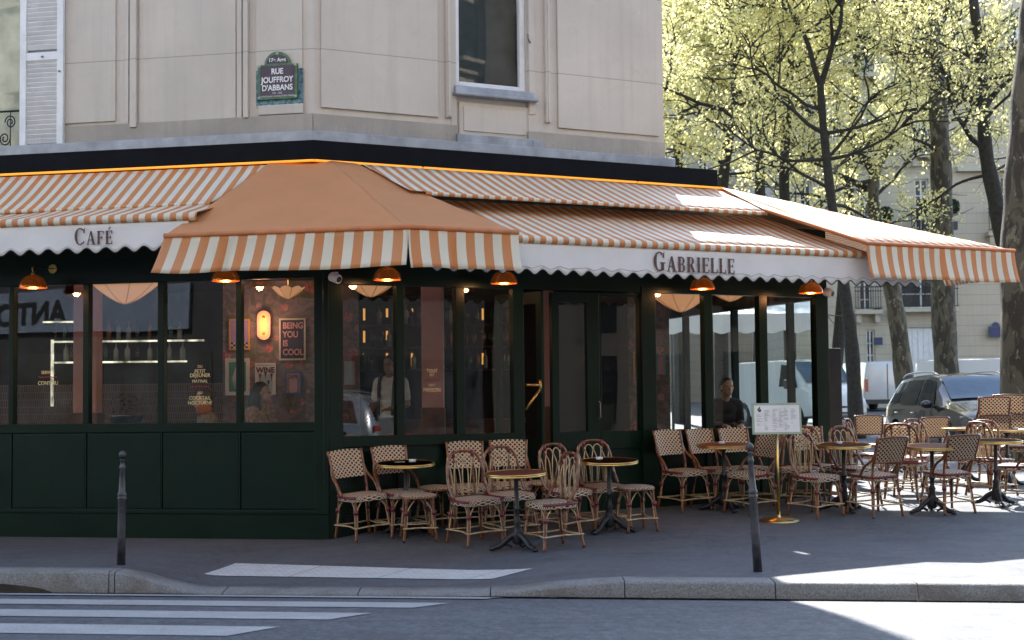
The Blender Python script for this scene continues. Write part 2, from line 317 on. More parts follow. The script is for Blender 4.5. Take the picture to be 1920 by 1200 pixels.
# ================================================================== GROUND
def axis(segs):
    o = []
    for a, b, n in segs: o += [a + (b - a) * i / n for i in range(n)]
    return o + [segs[-1][1]]
def sheet(name, xs, ys, fn, m, ymap=None):
    b = MB(); nx, ny = len(xs) - 1, len(ys) - 1
    def f(u, v):
        X = xs[round(u * nx)]; Y = ys[round(v * ny)]; Y = ymap(X, Y) if ymap else Y; return (X, Y, fn(X, Y))
    b.grid(f, nx, ny, 0); o = b.build(name, m); tag(o, kind='structure'); return o
sheet('road', axis([(-300, -30, 9), (-30, -8, 8), (-8, 8, 64), (8, 30, 12), (30, 300, 9)]), axis([(-60, -6, 12), (-6, 8, 16), (8, 16, 90), (16, 26, 10), (26, 29, 12), (29, 110, 27), (110, 900, 5)]), zr, M['road'])
sheet('pavement', axis([(-40, -6, 12), (-6, 6, 120), (6, 60, 16)]), axis([(.30, 3, 36), (3, 15, 24)]), zs, M['pave'], lambda X, v: Yk(X) + v * (1 if v < 4 else 1))
# kerb stones: a rounded granite edge following the gutter line, flush at the crossing
def kerb():
    b = MB(); inlet = (-6.2, onG(108, 1100, lambda x, y: -.15).x)
    cuts = [-9, -7.6, -6.1, onG(163, 1090).x, onG(176, 1090).x, -2.45, -1.3, -.2, onG(1168, 1085).x, 2.07, onG(1732, 1100).x, 4.6, 6, 7.4, 9, 11]
    for x0, x1 in zip(cuts, cuts[1:]):
        n = max(2, int((x1 - x0) / .08))
        def f(u, v, x0=x0, x1=x1):
            X = x0 + .004 + (x1 - x0 - .008) * u; t = ktop(X) + .004; zb = -.24; top = max(t, -.178)
            prof = [(-.0, zb), (-.0, min(-.19, top)), (.004, top - .022), (.02, top - .006), (.04, top), (.17, top + .001 + max(0, zs(X, Yk(X) + .3) - top) * .5), (.302, max(top, zs(X, Yk(X) + .3)) + .003), (.303, top - .2)]
            y, z = prof[round(v * 7)]; jit = .006 * noise.noise(Vector((X * 9, z * 30, 0)))
            if X < inlet[1] and v < .45: y += .0; 
            return (X + (-.153 * 0), Yk(X) + y + jit, z + jit * .5)
        b.grid(f, n, 7, 0)
        for X in (x0 + .004, x1 - .004):
            t = max(ktop(X) + .003, -.178); b.face([(X, Yk(X) + .003, -.24), (X, Yk(X) + .3, -.24), (X, Yk(X) + .3, t - .004), (X, Yk(X) + .03, t - .004)])
    o = b.build('kerb', M['granite']); tag(o, kind='structure')
    x1 = inlet[1]; b = MB()   # storm drain inlet at far left: flat dark arch paints its shade
    def arch(X): return -.175 + .085 * max(0, 1 - ((X + 5.0) / (x1 + 5.0)) ** 2) ** .6
    for i in range(30):
        X0 = -6.4 + (x1 + 6.4) * i / 30; X1 = -6.4 + (x1 + 6.4) * (i + 1) / 30
        b.face([(X0, Yk(X0) - .012, -.235), (X1, Yk(X1) - .012, -.235), (X1, Yk(X1) - .012, arch(X1)), (X0, Yk(X0) - .012, arch(X0))])
    o = b.build('drain_inlet', mat('drain_dark', (.035, .028, .02), .9, var=.4, sc=5)); tag(o, 'dark arched storm drain opening in the granite kerb at the far left', 'drain')
    b = MB(); b.grid(lambda u, v: (-9 + 20 * u, Yk(-9 + 20 * u) - .11 * v, -.186 + (.0) * v + .004 * (1 - v) - (.0) + .015 * v + .004), 60, 1); tag(b.build('gutter', mat('gutter_dirt', (.1, .085, .07), .9, var=.4, sc=4)), kind='structure')
kerb()
def crossing():
    b = MB(); edges = [(-.12, .46), (.97, 1.47), (1.97, 2.47), (2.97, 3.47), (3.97, 4.47), (4.97, 5.47)]
    for a, c in edges:
        def f(u, v):
            d = a + (c - a) * v; Y0 = 12.69 - d; xe = -.05 + (-.52) * (d - .1) * .97; X = -9 + (xe + 9) * u; Y = Yk(X) - max(d, .02)
            Y = Y + .0; return (X, Y, zr(X, Y) + .005 + (.004 if d < .5 else 0))
        b.grid(f, 60, 4, 0)
    tag(b.build('crosswalk', M['paint']), kind='structure')
    P = [onG(380, 1077), onG(925, 1086), onG(1000, 1067), onG(440, 1057)]; b = MB()
    def g(u, v):
        p = (P[0] * (1 - u) + P[1] * u) * (1 - v) + (P[3] * (1 - u) + P[2] * u) * v; return (p.x, p.y, zs(p.x, p.y) + .006)
    L = (P[1] - P[0]).length; b.grid(g, 60, 8, 0, lambda u, v: (u * L, v * .45)); o = b.build('tactile_paving', M['tactile']); tag(o, kind='structure')
crossing()
# ================================================================== CAFE BUILDING (upper wall)
cU = FL.tz(588, 250, -.1); cUp = FL.pt(cU[0], -.1, 0); UL = Frame(cUp, uL, nL); UR = Frame(cUp, uR, nR)
BB = thing('cafe_building', 'pale stone corner building above the café awnings', 'building', cUp)
def zz(fr, px, py, p=0): return fr.tz(px, py, p)
H_TOP = 30.0
tWL0, tWL1 = UL.tz(37, 100)[0], 9.0      # window opening at far left
tr = UR.tz(1243, 150)[0]
b = MB()
zb = 3.7
# left wall: solid from corner to shutter window
b.fbox(UL, 0, tWL0, -.35, 0, zb, H_TOP); b.fbox(UL, tWL0, tWL0 + 1.2, -.35, 0, 6.6, H_TOP); b.fbox(UL, tWL0 + 1.2, 12, -.35, 0, zb, H_TOP)
b.fbox(UL, tWL0, tWL0 + 1.2, -.35, -.05, zb, UL.tz(20, 284)[1])
# right wall with window opening
w0, w1 = UR.tz(855, 150)[0], UR.tz(990, 150)[0]; zw = UR.tz(920, 172)[1]
b.fbox(UR, 0, w0, -.35, 0, zb, H_TOP); b.fbox(UR, w1, tr, -.35, 0, zb, H_TOP); b.fbox(UR, w0, w1, -.35, -.04, zb, zw); b.fbox(UR, w0, w1, -.35, 0, 6.4, H_TOP)
Er = UR.pt(tr, 0, 0); Eback = Er + Vector((-2.2, 14, 0)); b.box8([Er - Vector((0, 0, -zb)), Eback + Vector((0, 0, zb)), Eback + Vector((-.4, 0, zb)), Er + Vector((-.4, .3, zb)), Er + Vector((0, 0, H_TOP)), Eback + Vector((0, 0, H_TOP)), Eback + Vector((-.4, 0, H_TOP)), Er + Vector((-.4, .3, H_TOP))])
b.build('wall', M['stone'], BB, world=True)
# roof slab of the block so no sun comes in
b = MB(); b.face([UL.pt(12, -.2, H_TOP), cUp + Vector((0, 0, H_TOP)), Er + Vector((0, 0, H_TOP)), Eback + Vector((0, 0, H_TOP)), Vector((-16, 34, H_TOP))]); b.build('roof', M['zinc'], BB, world=True)
b = MB()
def molding(fr, x0, x1, y1, p=.03, x_ref=100, m=0, tops=9.0):
    t0 = fr.tz(x0, 150)[0]; t1 = fr.tz(x1, 150)[0]; z = fr.tz((x0 + x1) / 2, y1)[1]; b.fbox(fr, min(t0, t1), max(t0, t1), 0.001, p, z, tops, m)
# raised panels
for fr, x0, x1, y1, p in ((UL, 122, 218, 230, .022), (UL, 262, 443, 260, .016), (UL, 481, 568, 200, .018), (UR, 601, 820, 211, .03), (UR, 1044, 1232, 248, .03)): molding(fr, x0, x1, y1, p)
for fr, x0, x1, y1, p in ((UL, 236, 243, 240, .03), (UL, 247, 259, 240, .055), (UL, 446, 455, 222, .03), (UL, 459, 468, 222, .055), (UR, 834, 844, 221, .045), (UR, 836, 841, 219, .065), (UR, 1020, 1029, 231, .05), (UR, 1023, 1026, 230, .065), (UR, 845, 855, 240, .012), (UR, 991, 1002, 215, .015)): molding(fr, x0, x1, y1, p)
# panel under the window
t0, t1 = UR.tz(862, 230)[0], UR.tz(993, 230)[0]; za, zc = UR.tz(930, 258)[1], UR.tz(930, 196)[1]
for k, (g, p) in enumerate(((0, -.01), (.05, .005), (.09, -.004))): b.fbox(UR, t0 + g, t1 - g, -.06, p, za + g, zc - g)
b.build('moulding', M['stone'], BB, world=True, bevel=.006)
# stained base band + zinc flashing
b = MB(); zs0 = UL.tz(400, 262)[1]; zs1 = zs0 + .17
for fr_, a_, c_ in ((UL, 0, tWL0 - .05), (UR, -.01, w0), (UR, w1 - .02, tr)): b = MB(); b.fbox(fr_, a_, c_, .002, .032, 4.1, 4.47); b.build('base_band', M['stonedirty'], BB, world=True, bevel=.008)
b = MB(); b.fbox(UL, -.03, 9, .0, .09, 4.0, 4.275); b.fbox(UR, -.05, tr + .1, .0, .09, 4.0, 4.275); b.fbox(UR, w0 - .02, w1 + .1, .03, .07, 4.22, 4.37); b.fbox(UR, w1 + .02, w1 + .14, .035, .08, 4.22, 4.35)
b.build('zinc_flashing', M['zinc'], BB, world=True, bevel=.006)
b = MB(); 
for i in range(150):
    t = .03 * i * 1.25 + random.uniform(0, .03)
    for fr, tm in ((UL, tWL0), (UR, tr)):
        if t < tm: q = fr.pt(t, .07, 4.26); b.tube([q, q + fr.n * random.uniform(-.01, .03) + Vector((random.uniform(-.02, .02), 0, random.uniform(.06, .11)))], .0009, 3, cap=False)
tag(b.build('pigeon_spikes', M['grey'], BB, world=True), kind='stuff')
# right window
def win(fr, a, c, z0, z1, name='window', rec=-.12, mull=True, blind=True, parent=BB):
    b = MB(); w = .07
    b.fbox(fr, a, a + w, rec, rec + .05, z0, z1); b.fbox(fr, c - w, c, rec, rec + .05, z0, z1); b.fbox(fr, a + w, c - w, rec, rec + .05, z0, z0 + .07); b.fbox(fr, a + w, c - w, rec, rec + .05, z1 - .07, z1)
    o = b.build(name, M['white'], parent, world=True, bevel=.006)
    b = MB(); b.face([fr.pt(a + w, rec + .02, z0 + .07), fr.pt(c - w, rec + .02, z0 + .07), fr.pt(c - w, rec + .02, z1 - .07), fr.pt(a + w, rec + .02, z1 - .07)]); g = b.build('pane', M['glass'], None); g.parent = o
    for v in g.data.vertices: v.co -= parent.location
    b = MB(); b.face([fr.pt(a, rec - .1, z0), fr.pt(c, rec - .1, z0), fr.pt(c, rec - .1, z1), fr.pt(a, rec - .1, z1)]); g = b.build('curtain', mat('dark_blind', (.035, .045, .05), .8, var=.3, sc=3) if blind is True else blind, None); g.parent = o
    for v in g.data.vertices: v.co -= parent.location
    return o
wr_ = win(UR, w0, w1, zw + .03, 6.4)
b = MB(); b.fbox(UR, w0 - .03, w1 + .06, -.1, .05, zw - .045, zw + .03); b.fbox(UR, w0 - .05, w1 + .09, -.05, .1, zw - .085, zw - .045); g = b.build('window_sill', M['zinc'], BB, world=True, bevel=.012)
b = MB(); q = UR.P(990, 72, .02); b.tube([q + Vector((0, 0, .05)), q, q + uR * .03 - Vector((0, 0, .05))], .012, 6); b.build('shutter_hook', M['grey'], BB, world=True)
wl = win(UL, tWL0, tWL0 + 1.2, UL.tz(15, 282)[1], 6.6, rec=-.2, blind=mat('pale_curtain', (.62, .6, .48), .9, var=.15, sc=4))
# white louvred shutter folded open beside left window
sh = thing('shutter', 'white louvred shutter open beside the window at the top left', 'shutter', UL.P(118, 283, .03))
a, c = UL.tz(120, 150, .05)[0], UL.tz(39, 150, .05)[0]; z0 = UL.tz(80, 281, .05)[1]
b = MB(); w = .075; b.fbox(UL, a, a + w, .03, .075, z0, 6.5); b.fbox(UL, c - w, c, .03, .075, z0, 6.5)
zm = UL.tz(80, 106, .05)[1]
for q0, q1 in ((z0, z0 + .06), (zm - .045, zm + .045), (6.4, 6.5)): b.fbox(UL, a + w, c - w, .032, .07, q0, q1)
b.build('shutter_frame', M['white'], sh, world=True, bevel=.004)
b = MB(); z = z0 + .08
while z < 6.38:
    if abs(z - zm) > .07: b.box8([UL.pt(a + w, .035, z), UL.pt(c - w, .035, z), UL.pt(c - w, .041, z - .006), UL.pt(a + w, .041, z - .006), UL.pt(a + w, .062, z + .045), UL.pt(c - w, .062, z + .045), UL.pt(c - w, .068, z + .039), UL.pt(a + w, .068, z + .039)][:8])
    z += .052
b.build('slats', M['white'], sh, world=True)
for q_ in ((79, 106), (111, 133)): b = MB(); b.ball(UL.P(*q_, .085), (.017, .01, .012)); b.build('latch', M['grey'], sh, world=True)
# wrought iron guard below the left window
gd = thing('window_guard', 'black wrought-iron window guard with scrolls at the left edge', 'railing', UL.P(18, 283, -.02)); b = MB()
g0, g1 = c + .0, tWL0 + 1.2; zt = UL.tz(18, 208)[1]; zl = UL.tz(18, 276)[1]
for z in (zt, zl): b.tube([UL.pt(tWL0, -.02, z), UL.pt(g1, -.02, z)], .012, 6)
for k in range(5):
    t = tWL0 + .12 + .2 * k; zc_ = (zt + zl) / 2
    b.tube([UL.pt(t + .07 * math.cos(q) * (1 - q / 14), -.02, zc_ + .08 + .08 * math.sin(q) * (1 - q / 14)) for q in [x * .5 for x in range(22)]], .008, 5)
    b.tube([UL.pt(t + .07 - .07 * math.cos(q) * (1 - q / 14), -.02, zc_ - .1 - .08 * math.sin(q) * (1 - q / 14)) for q in [x * .5 for x in range(22)]], .008, 5); b.tube([UL.pt(t, -.02, zl), UL.pt(t, -.02, zt)], .006, 5)
b.build('ironwork', M['iron'], gd, world=True)
# street name plate
sg = thing('street_sign', 'navy enamel street name plate with green border on the stone wall', 'street sign', UL.P(523, 190, .02))
ta, tb = UL.tz(558, 150, .04)[0], UL.tz(484, 150, .04)[0]; za, zc = UL.tz(520, 186, .04)[1], UL.tz(520, 121, .04)[1]; tm = (ta + tb) / 2; hw = (tb - ta) / 2; zt = UL.tz(520, 97, .04)[1]
def outline(i):
    pts = [(-hw + i, za + i), (hw - i, za + i), (hw - i, zc - i)]
    r = hw * .66 - i; h = (zt - zc); pts += [(r * math.cos(q), zc - i * .2 + (h - i * .8) * math.sin(q)) for q in [math.pi * k / 14 for k in range(15)]]; pts += [(-hw + i, zc - i)]; return pts
b = MB(); b.prism([UL.pt(tm - x, .05, z) for x, z in outline(0)], -nL * .03); b.build('plate', mat('sign_green', (.05, .14, .07), .3, var=.3, sc=20), sg, world=True)
b = MB(); b.prism([UL.pt(tm - x, .054, z) for x, z in [(-hw + .03, za + .03), (hw - .03, za + .03), (hw - .03, zc - .012), (-hw + .03, zc - .012)]], -nL * .003)
b.prism([UL.pt(tm - x, .054, z) for x, z in [(hw * .55 * math.cos(q), zc + .012 + (zt - zc - .045) * math.sin(q)) for q in [math.pi * k / 12 for k in range(13)]]], -nL * .003)
b.build('enamel', mat('navy_enamel', (.016, .014, .06), .12, var=.25, sc=9), sg, world=True)
SB = mat('sign_bolt', (.3, .4, .3), .4)
for x, z in ((-hw + .02, za + .02), (hw - .02, za + .02), (hw - .02, zc - .015), (-hw + .02, zc - .015), (0, zt - .025)): b = MB(); b.ball(UL.pt(tm - x, .055, z), (.016, .008, .016), 0, 10, 6); b.build('bolt', SB, sg, world=True)
hh = zc - za
for s, sz, z in (('RUE', .085, .72), ("JOUFFROY", .085, .48), ("D'ABBANS", .085, .25), ('1751 - 1832', .028, .145), ('INVENTEUR DE LA NAVIGATION A VAPEUR', .0235, .06)): text_obj(s, sz, UL.pt(tm, .058, za + hh * z), -uL, (0, 0, 1), M['white'], 'lettering', sg, bold=.0022 if sz > .05 else 0, sx=.88 if sz > .05 else .82)
text_obj('17e Arrt', .055, UL.pt(tm, .058, zc + .028), -uL, (0, 0, 1), M['white'], 'lettering', sg, bold=.0015)
b = MB(); b.fbox(UL, ta - .055, tb + .03, .0185, .024, za - .055, zc - .05); b.build('backing', mat('old_blue_paint', (.13, .25, .3), .8, var=.5, sc=25), sg, world=True)
b = MB(); b.fbox(UL, ta - .06, tb + .005, .0185, .035, za - .16, za - .056); b.build('ledge', M['stone'], sg, world=True, bevel=.01)
# ================================================================== FASCIA with warm light strip
fp = .26; fcL = FL.tz(588, 290, fp); fC = FL.pt(fcL[0], fp, 0); GL = Frame(fC, uL, nL); GR = Frame(fC, uR, nR); tfr = GR.tz(1345, 330)[0]
fa = thing('fascia', 'long black fascia box with a glowing orange light strip above the awnings', 'fascia', fC)
b = MB(); zf0, zf1 = 3.945, 4.125
b.fbox(GL, 0, 9, -.36, 0, zf0 - .02, zf1 - .0); b.fbox(GR, 0, tfr, -.36, 0.001, zf0 - .02, zf1 + .0); Ef = GR.pt(tfr, 0, 0); Eb = Ef + Vector((-1.6, 6, 0))
b.box8([Ef + Vector((0, 0, zf0 - .02)), Eb + Vector((0, 0, zf0 - .02)), Eb + Vector((-.3, 0, zf0 - .02)), Ef + Vector((-.3, .2, zf0 - .02)), Ef + Vector((0, 0, zf1)), Eb + Vector((0, 0, zf1)), Eb + Vector((-.3, 0, zf1)), Ef + Vector((-.3, .2, zf1))])
b.build('fascia_box', M['fascia'], fa, world=True)
b = MB(); b.fbox(GL, 0, 9, -.03, .012, zf0 - .042, zf0 - .022)
ts = [0, GR.tz(793, 320)[0], GR.tz(1195, 345)[0], tfr + .1]
for a, c in zip(ts, ts[1:]): b.fbox(GR, a + .012, c - .012, -.03, .012, zf0 - .042, zf0 - .022)
b.build('light_strip', M['led'], fa, world=True)
# flat roof over the ground floor
b = MB(); E0 = FR.P(1553, 700); E0 = Vector((E0.x, E0.y, 0)); E1 = E0 + Vector((-1.55, 4.6, 0)); G = Frame(E0, (E1 - E0), (.95, .32))
G.n = Vector((G.u.y, -G.u.x, 0))
TR = (E0 - Vector((C0.x, C0.y, 0))).dot(uR)
b.face([FL.pt(9.5, .05, 3.75), FL.pt(0, .05, 3.75), FR.pt(TR, .05, 3.75), E1 + Vector((.05, 0, 3.75)), E1 + Vector((0, 3, 3.75)), Vector((-11, 28, 3.75))])
b.build('flat_roof', M['zinc'], BB, world=True)
# ================================================================== SHOPFRONT
SF = thing('shopfront', 'dark green timber café shopfront with tall windows on the corner', 'shopfront', (C0.x, C0.y, 0))
ZT, ZS1, ZS2 = 2.724, 1.216, 1.063; ZH = 3.5; ZP = .29
tl = lambda x, y=650: FL.tz(x, y)[0]; trr = lambda x, y=650: FR.tz(x, y)[0]
fm = MB(); PAN = []
# left face
lm = [(16, 25), (155, 166), (295, 307), (442, 452)]
fm.fbox(FL, 0, tl(589), -.1, 0, ZP, ZH); fm.fbox(FL, tl(589), 9, -.1, 0, ZT, ZH); fm.fbox(FL, tl(589), 9, -.1, 0.0, 1.12, ZS1)
for a, c in lm: fm.fbox(FL, tl(c), tl(a), -.09, -.003, ZS1, ZT)
fm.fbox(FL, 4.45, 4.55, -.09, -.003, ZS1, ZT); fm.fbox(FL, 0, 9, -.1, -.025, ZP, 1.12)
fm.fbox(FL, 0, 9, -.02, .025, ZP - .03, ZP + .012); fm.fbox(FL, 0.0, 9, -.1, .012, -.1, ZP - .03)
zpb = FL.tz(300, 956)[1]; fm.fbox(FL, 0, 9, -.03, -.002, ZP, zpb)
xs = [595, 449, 302, 160, 20]
for x in xs: t = tl(x, 880); fm.fbox(FL, t - .006, t + .006, -.03, -.006, zpb, 1.12)
for x0, x1 in zip(xs, xs[1:]): PAN.append(MB()); PAN[-1].fbox(FL, tl(x0, 880) + .012, tl(x1, 880) - .012, -.03, -.014, zpb + .012, 1.105)
fm.fbox(FL, -.0, .06, 0, .012, ZP + .012, 3.3)
# corner pilaster on the right face
pts_r = dict(a=(643, 744, 758), b=(759, 856, 872))
def rbox(x0, x1, p0, p1, z0, z1): fm.fbox(FR, trr(x0), trr(x1), p0, p1, z0, z1)
fm.fbox(FR, 0.001, trr(643), -.1, 0, -.1, ZH); 
for x0, x1 in ((744, 759), (856, 872), (963, 983), (1203, 1229), (1322, 1337), (1425, 1440), (1530, 1553)): rbox(x0, x1, -.1, -.004, 1.06, ZT - .02)
for x0, x1 in ((643, 983), (1229, 1553)): rbox(x0, x1, -.1, 0, .95, ZS2); rbox(x0, x1, -.1, -.03, .0, .95); rbox(x0, x1, -.06, .012, -.1, .26)
fm.fbox(FR, trr(643), TR, -.1, .0, ZT - .07, ZH); rbox(963, 983, -.1, -.001, -.1, 1.06); rbox(1203, 1229, -.14, .015, -.1, ZT); rbox(1530, 1553, -.1, .012, -.1, ZT)
for x in (751, 864, 1330, 1432): t = trr(x, 840); fm.fbox(FR, t - .03, t + .03, -.04, -.004, .27, .95)
for x0, x1 in ((650, 744), (758, 856), (872, 962), (1236, 1322), (1337, 1425), (1440, 1528)): PAN.append(MB()); PAN[-1].fbox(FR, trr(x0, 850) + .03, trr(x1, 850) - .03, -.045, -.022, .31, .91)
fm.build('frame', M['green'], SF, world=True, bevel=.006); [q.build('panel', M['green2'], SF, world=True, bevel=.006) for q in PAN]
def pane(fr, t0, t1, z0, z1, p=-.05, parent=SF):
    b = MB(); b.face([fr.pt(t0, p, z0), fr.pt(t1, p, z0), fr.pt(t1, p, z1), fr.pt(t0, p, z1)]); return b.build('window_pane', M['glass'], parent, world=True)
LP = [(589, 452), (442, 307), (295, 166), (155, 25)]
for x0, x1 in LP: pane(FL, tl(x0), tl(x1), ZS1, ZT)
pane(FL, tl(16), 4.45, ZS1, ZT)
for x0, x1 in ((643, 744), (759, 856), (872, 963), (1229, 1322), (1337, 1425), (1440, 1530)): pane(FR, trr(x0), trr(x1), ZS2, ZT - .07)
# doors
def door(x0, x1, g0, g1, label, ztop=2.52, zbot=1.06, hinge=0):
    d = bpy.data.objects.new('door', None); COL.objects.link(d); d.parent = SF; d["label"] = label
    b = MB(); a, c, ga, gc = trr(x0), trr(x1), trr(g0), trr(g1); zh = 2.64
    b.fbox(FR, a, ga, -.09, -.02, .02, zh); b.fbox(FR, gc, c, -.09, -.02, .02, zh); b.fbox(FR, ga, gc, -.09, -.02, ztop, zh); b.fbox(FR, ga, gc, -.09, -.02, .86, zbot); b.fbox(FR, ga, gc, -.09, -.045, .02, .86)
    for v in b.v: v -= SF.location
    o = b.build('door_leaf', M['green'], d, bevel=.005)
    b = MB(); b.face([FR.pt(ga, -.05, zbot), FR.pt(gc, -.05, zbot), FR.pt(gc, -.05, ztop), FR.pt(ga, -.05, ztop)])
    for v in b.v: v -= SF.location
    b.build('pane', M['glass'], d)
    b = MB(); hx = FR.pt(c - .03, 0, 1.3)
    if hinge:
        b.tube([hx + Vector((0, 0, .1)), hx + nR * .03 + Vector((0, 0, .08)), hx + nR * .03 - Vector((0, 0, .08)), hx - Vector((0, 0, .1))], .007, 6)
        for v in b.v: v -= SF.location
        b.build('handle', M['grey'], d)
door(1037, 1126, 1050, 1103, 'narrow glazed green door right of the opening', hinge=1); door(1127, 1203, 1129, 1202, 'wide glazed green door next to the thick post', 2.6)
# open door leaf swung inward with brass push bar
d = bpy.data.objects.new('door', None); COL.objects.link(d); d.parent = SF; d["label"] = 'open green door leaf swung inward with brass bar'
b = MB(); O = FR.pt(trr(1020), -.03, 0); dd = (uR * -.18 - nR * 1.0).normalized(); DF = Frame(O, dd, uR)
b.fbox(DF, 0, .09, -.02, .02, .02, 2.64); b.fbox(DF, .75, .85, -.02, .02, .02, 2.64); b.fbox(DF, .09, .75, -.02, .02, .02, 1.0); b.fbox(DF, .09, .75, -.02, .02, 2.5, 2.64)
for v in b.v: v -= SF.location
b.build('door_leaf', M['green'], d, bevel=.004)
b = MB(); q0 = FR.P(986, 722, -.02); q1 = FR.P(1013, 722, -.02); b.tube([q0, q1], .018, 8); b.tube([q1 + Vector((0, 0, .06)), q1 - Vector((0, 0, .09))], .018, 8); b.tube([q1 - Vector((0, 0, .04)), q0 - Vector((0, 0, .27))], .016, 8)
for v in b.v: v -= SF.location
b.build('push_bar', M['brass'], d)
# side glazing (third face)
b = MB(); LG = (E1 - E0).length
b.fbox(G, 0, LG, -.1, 0, 2.64, ZH); b.fbox(G, 0, LG, -.1, 0, 0, .8)
k = .0
for i in range(7): t = .03 + i * (LG - .1) / 6; b.fbox(G, t, t + .07, -.09, -.003, .8, 2.64)
b.build('side_frame', M['green'], SF, world=True)
for i in range(6): t = .1 + i * (LG - .1) / 6; pane(G, t, t + (LG - .1) / 6 - .07, .8, 2.64)
# glass lettering
GOLD = mat('gold_leaf', (.8, .66, .36), .4, .2); CRIM = mat('crimson_line', (.35, .03, .06), .5)
def glines(fr, px, rows, ux, ref=1):
    for s, y, sz in rows:
        q = fr.P(px, y, -.045)
        if s == '~':
            b = MB(); b.tube([q + ux * (-.11 + .22 * k / 24) + Vector((0, 0, .006 * math.sin(k * 1.6))) for k in range(25)], .004, 5); b.build('lettering_line', CRIM, SF, world=True)
        else: text_obj(s, sz * .85, q - Vector((0, 0, sz * .3)), ux, (0, 0, 1), GOLD, 'lettering', SF, bold=.0, sx=.9)
glines(FL, 90, [('SERVICE', 698, .058), ('~', 707, 0), ('CONTINU', 718, .068)], -uL)
glines(FL, 375, [('DU', 687, .05), ('PETIT', 696, .066), ('DÉJEUNER', 703.5, .066), ('MATINAL', 714.5, .055), ('~', 725, 0), ('AU', 736, .05), ('COCKTAIL', 746, .066), ('NOCTURNE', 755, .066)], -uL)
glines(FR, 810, [('TOUT', 695, .062), ('EST', 703, .046), ('~', 712, 0), ('FAIT', 722, .05), ('MAISON', 731, .072), ('~', 742, 0)], uR)
# ================================================================== AWNINGS
HEM = mat('orange_hem', (.5, .17, .06), .8)
CREAMHEM = M['str13']
def cloth(b, A, B, D, E, nu=24, nv=8, sag=.02, m=0, uofs=0, slant=None):
    """A-B wall edge (left,right), E-D front edge (left,right)"""
    A, B, D, E = map(Vector, (A, B, D, E)); U = (D - E); ul = U.length; ud = U.normalized()
    n = (B - A).cross(E - A).normalized()
    def f(u, v):
        p = (A * (1 - u) + B * u) * (1 - v) + (E * (1 - u) + D * u) * v
        return p - Vector((0, 0, 1)) * (sag * math.sin(math.pi * v) * (math.sin(math.pi * u) * .5 + .5) + .02 * math.sin(math.pi * v) * noise.noise(Vector((p.x * 1.1, p.y * 1.1, 3))) + .006 * math.sin(math.pi * v) * noise.noise(Vector((p.x * 5, p.y * 5, 7))))
    def uv(u, v): p = (A * (1 - u) + B * u) * (1 - v) + (E * (1 - u) + D * u) * v; return ((p - E).dot(ud) + uofs, v)
    b.grid(f, nu, nv, m, uv)
def valance(b, P0, P1, h, n=80, nv=6, wave=0, per=.19, sway=.02, out=None, m=0, uofs=0, slits=(), bell=0, endflare=0):
    P0, P1 = Vector(P0), Vector(P1); U = P1 - P0; L = U.length; ud = U.normalized(); out = Vector(out).normalized()
    def f(u, v):
        x = u * L; hh = h + (wave * (.5 - .5 * math.cos(2 * math.pi * x / per)) if wave else 0) + bell * math.sin(math.pi * min(1, x / L) ) * 0
        for s_, dp in slits:
            k = math.exp(-((x - s_) / .1) ** 2); hh += dp * k
        sw = sway * v * (math.sin(x * 5.1 + 1) * .6 + math.sin(x * 11.7) * .4) + bell * v * v
        return P0 + ud * (x + endflare * v * (u - .5) * 2) + out * sw - Vector((0, 0, hh * v))
    b.grid(f, n, nv, m, lambda u, v: (u * L + uofs, v))
    return f
def scallop_edge(b, f, n, m):
    b.tube([f(i / n, 1.0) for i in range(n + 1)], .006, 5, m, cap=False)
def solid(o, t=.004):
    md = o.modifiers.new('thickness', 'SOLIDIFY'); md.thickness = t; md.offset = 0; return o
PIPE = mat('dark_piping', (.02, .02, .022), .8)
FRM = M['iron']
def rowband(b, P0, P1, h, out, m=0, n=60, uofs=0, r=.03):   # hem roll
    P0, P1 = Vector(P0), Vector(P1); U = P1 - P0; L = U.length; ud = U.normalized(); out = Vector(out)
    def f(u, v): a = math.pi * v; return P0 + ud * (u * L) + out * (r * math.sin(a)) - Vector((0, 0, h * .5 * (1 - math.cos(a))))
    b.grid(f, n, 6, m, lambda u, v: (u * L + uofs, v))
# --- left upper
zt_ = 3.885
def aw(label, loc, grp='striped café awnings'): return thing('awning', label, 'awning', loc, grp)
pA = .92; pB = 1.42; tEnd = 6.3
z1 = FL.tz(200, 386, pA)[1]
a = aw('upper striped awning over the left windows, behind the white CAFÉ valance', FL.pt(2, pA, z1)); b = MB()
xa = FL.tz(400, 386, pA)[0]; xt = FL.tz(508, 312, fp)[0]
cloth(b, FL.pt(tEnd, fp, zt_), FL.pt(xt, fp, zt_), FL.pt(xa, pA, z1), FL.pt(tEnd, pA, z1), 40, 6, .01); solid(b.build('canopy', M['str13'], a, world=True))
b = MB(); rowband(b, FL.pt(tEnd, pA, z1), FL.pt(xa + .02, pA, z1), .045, nL); solid(b.build('front_bar', M['str13'], a, world=True))
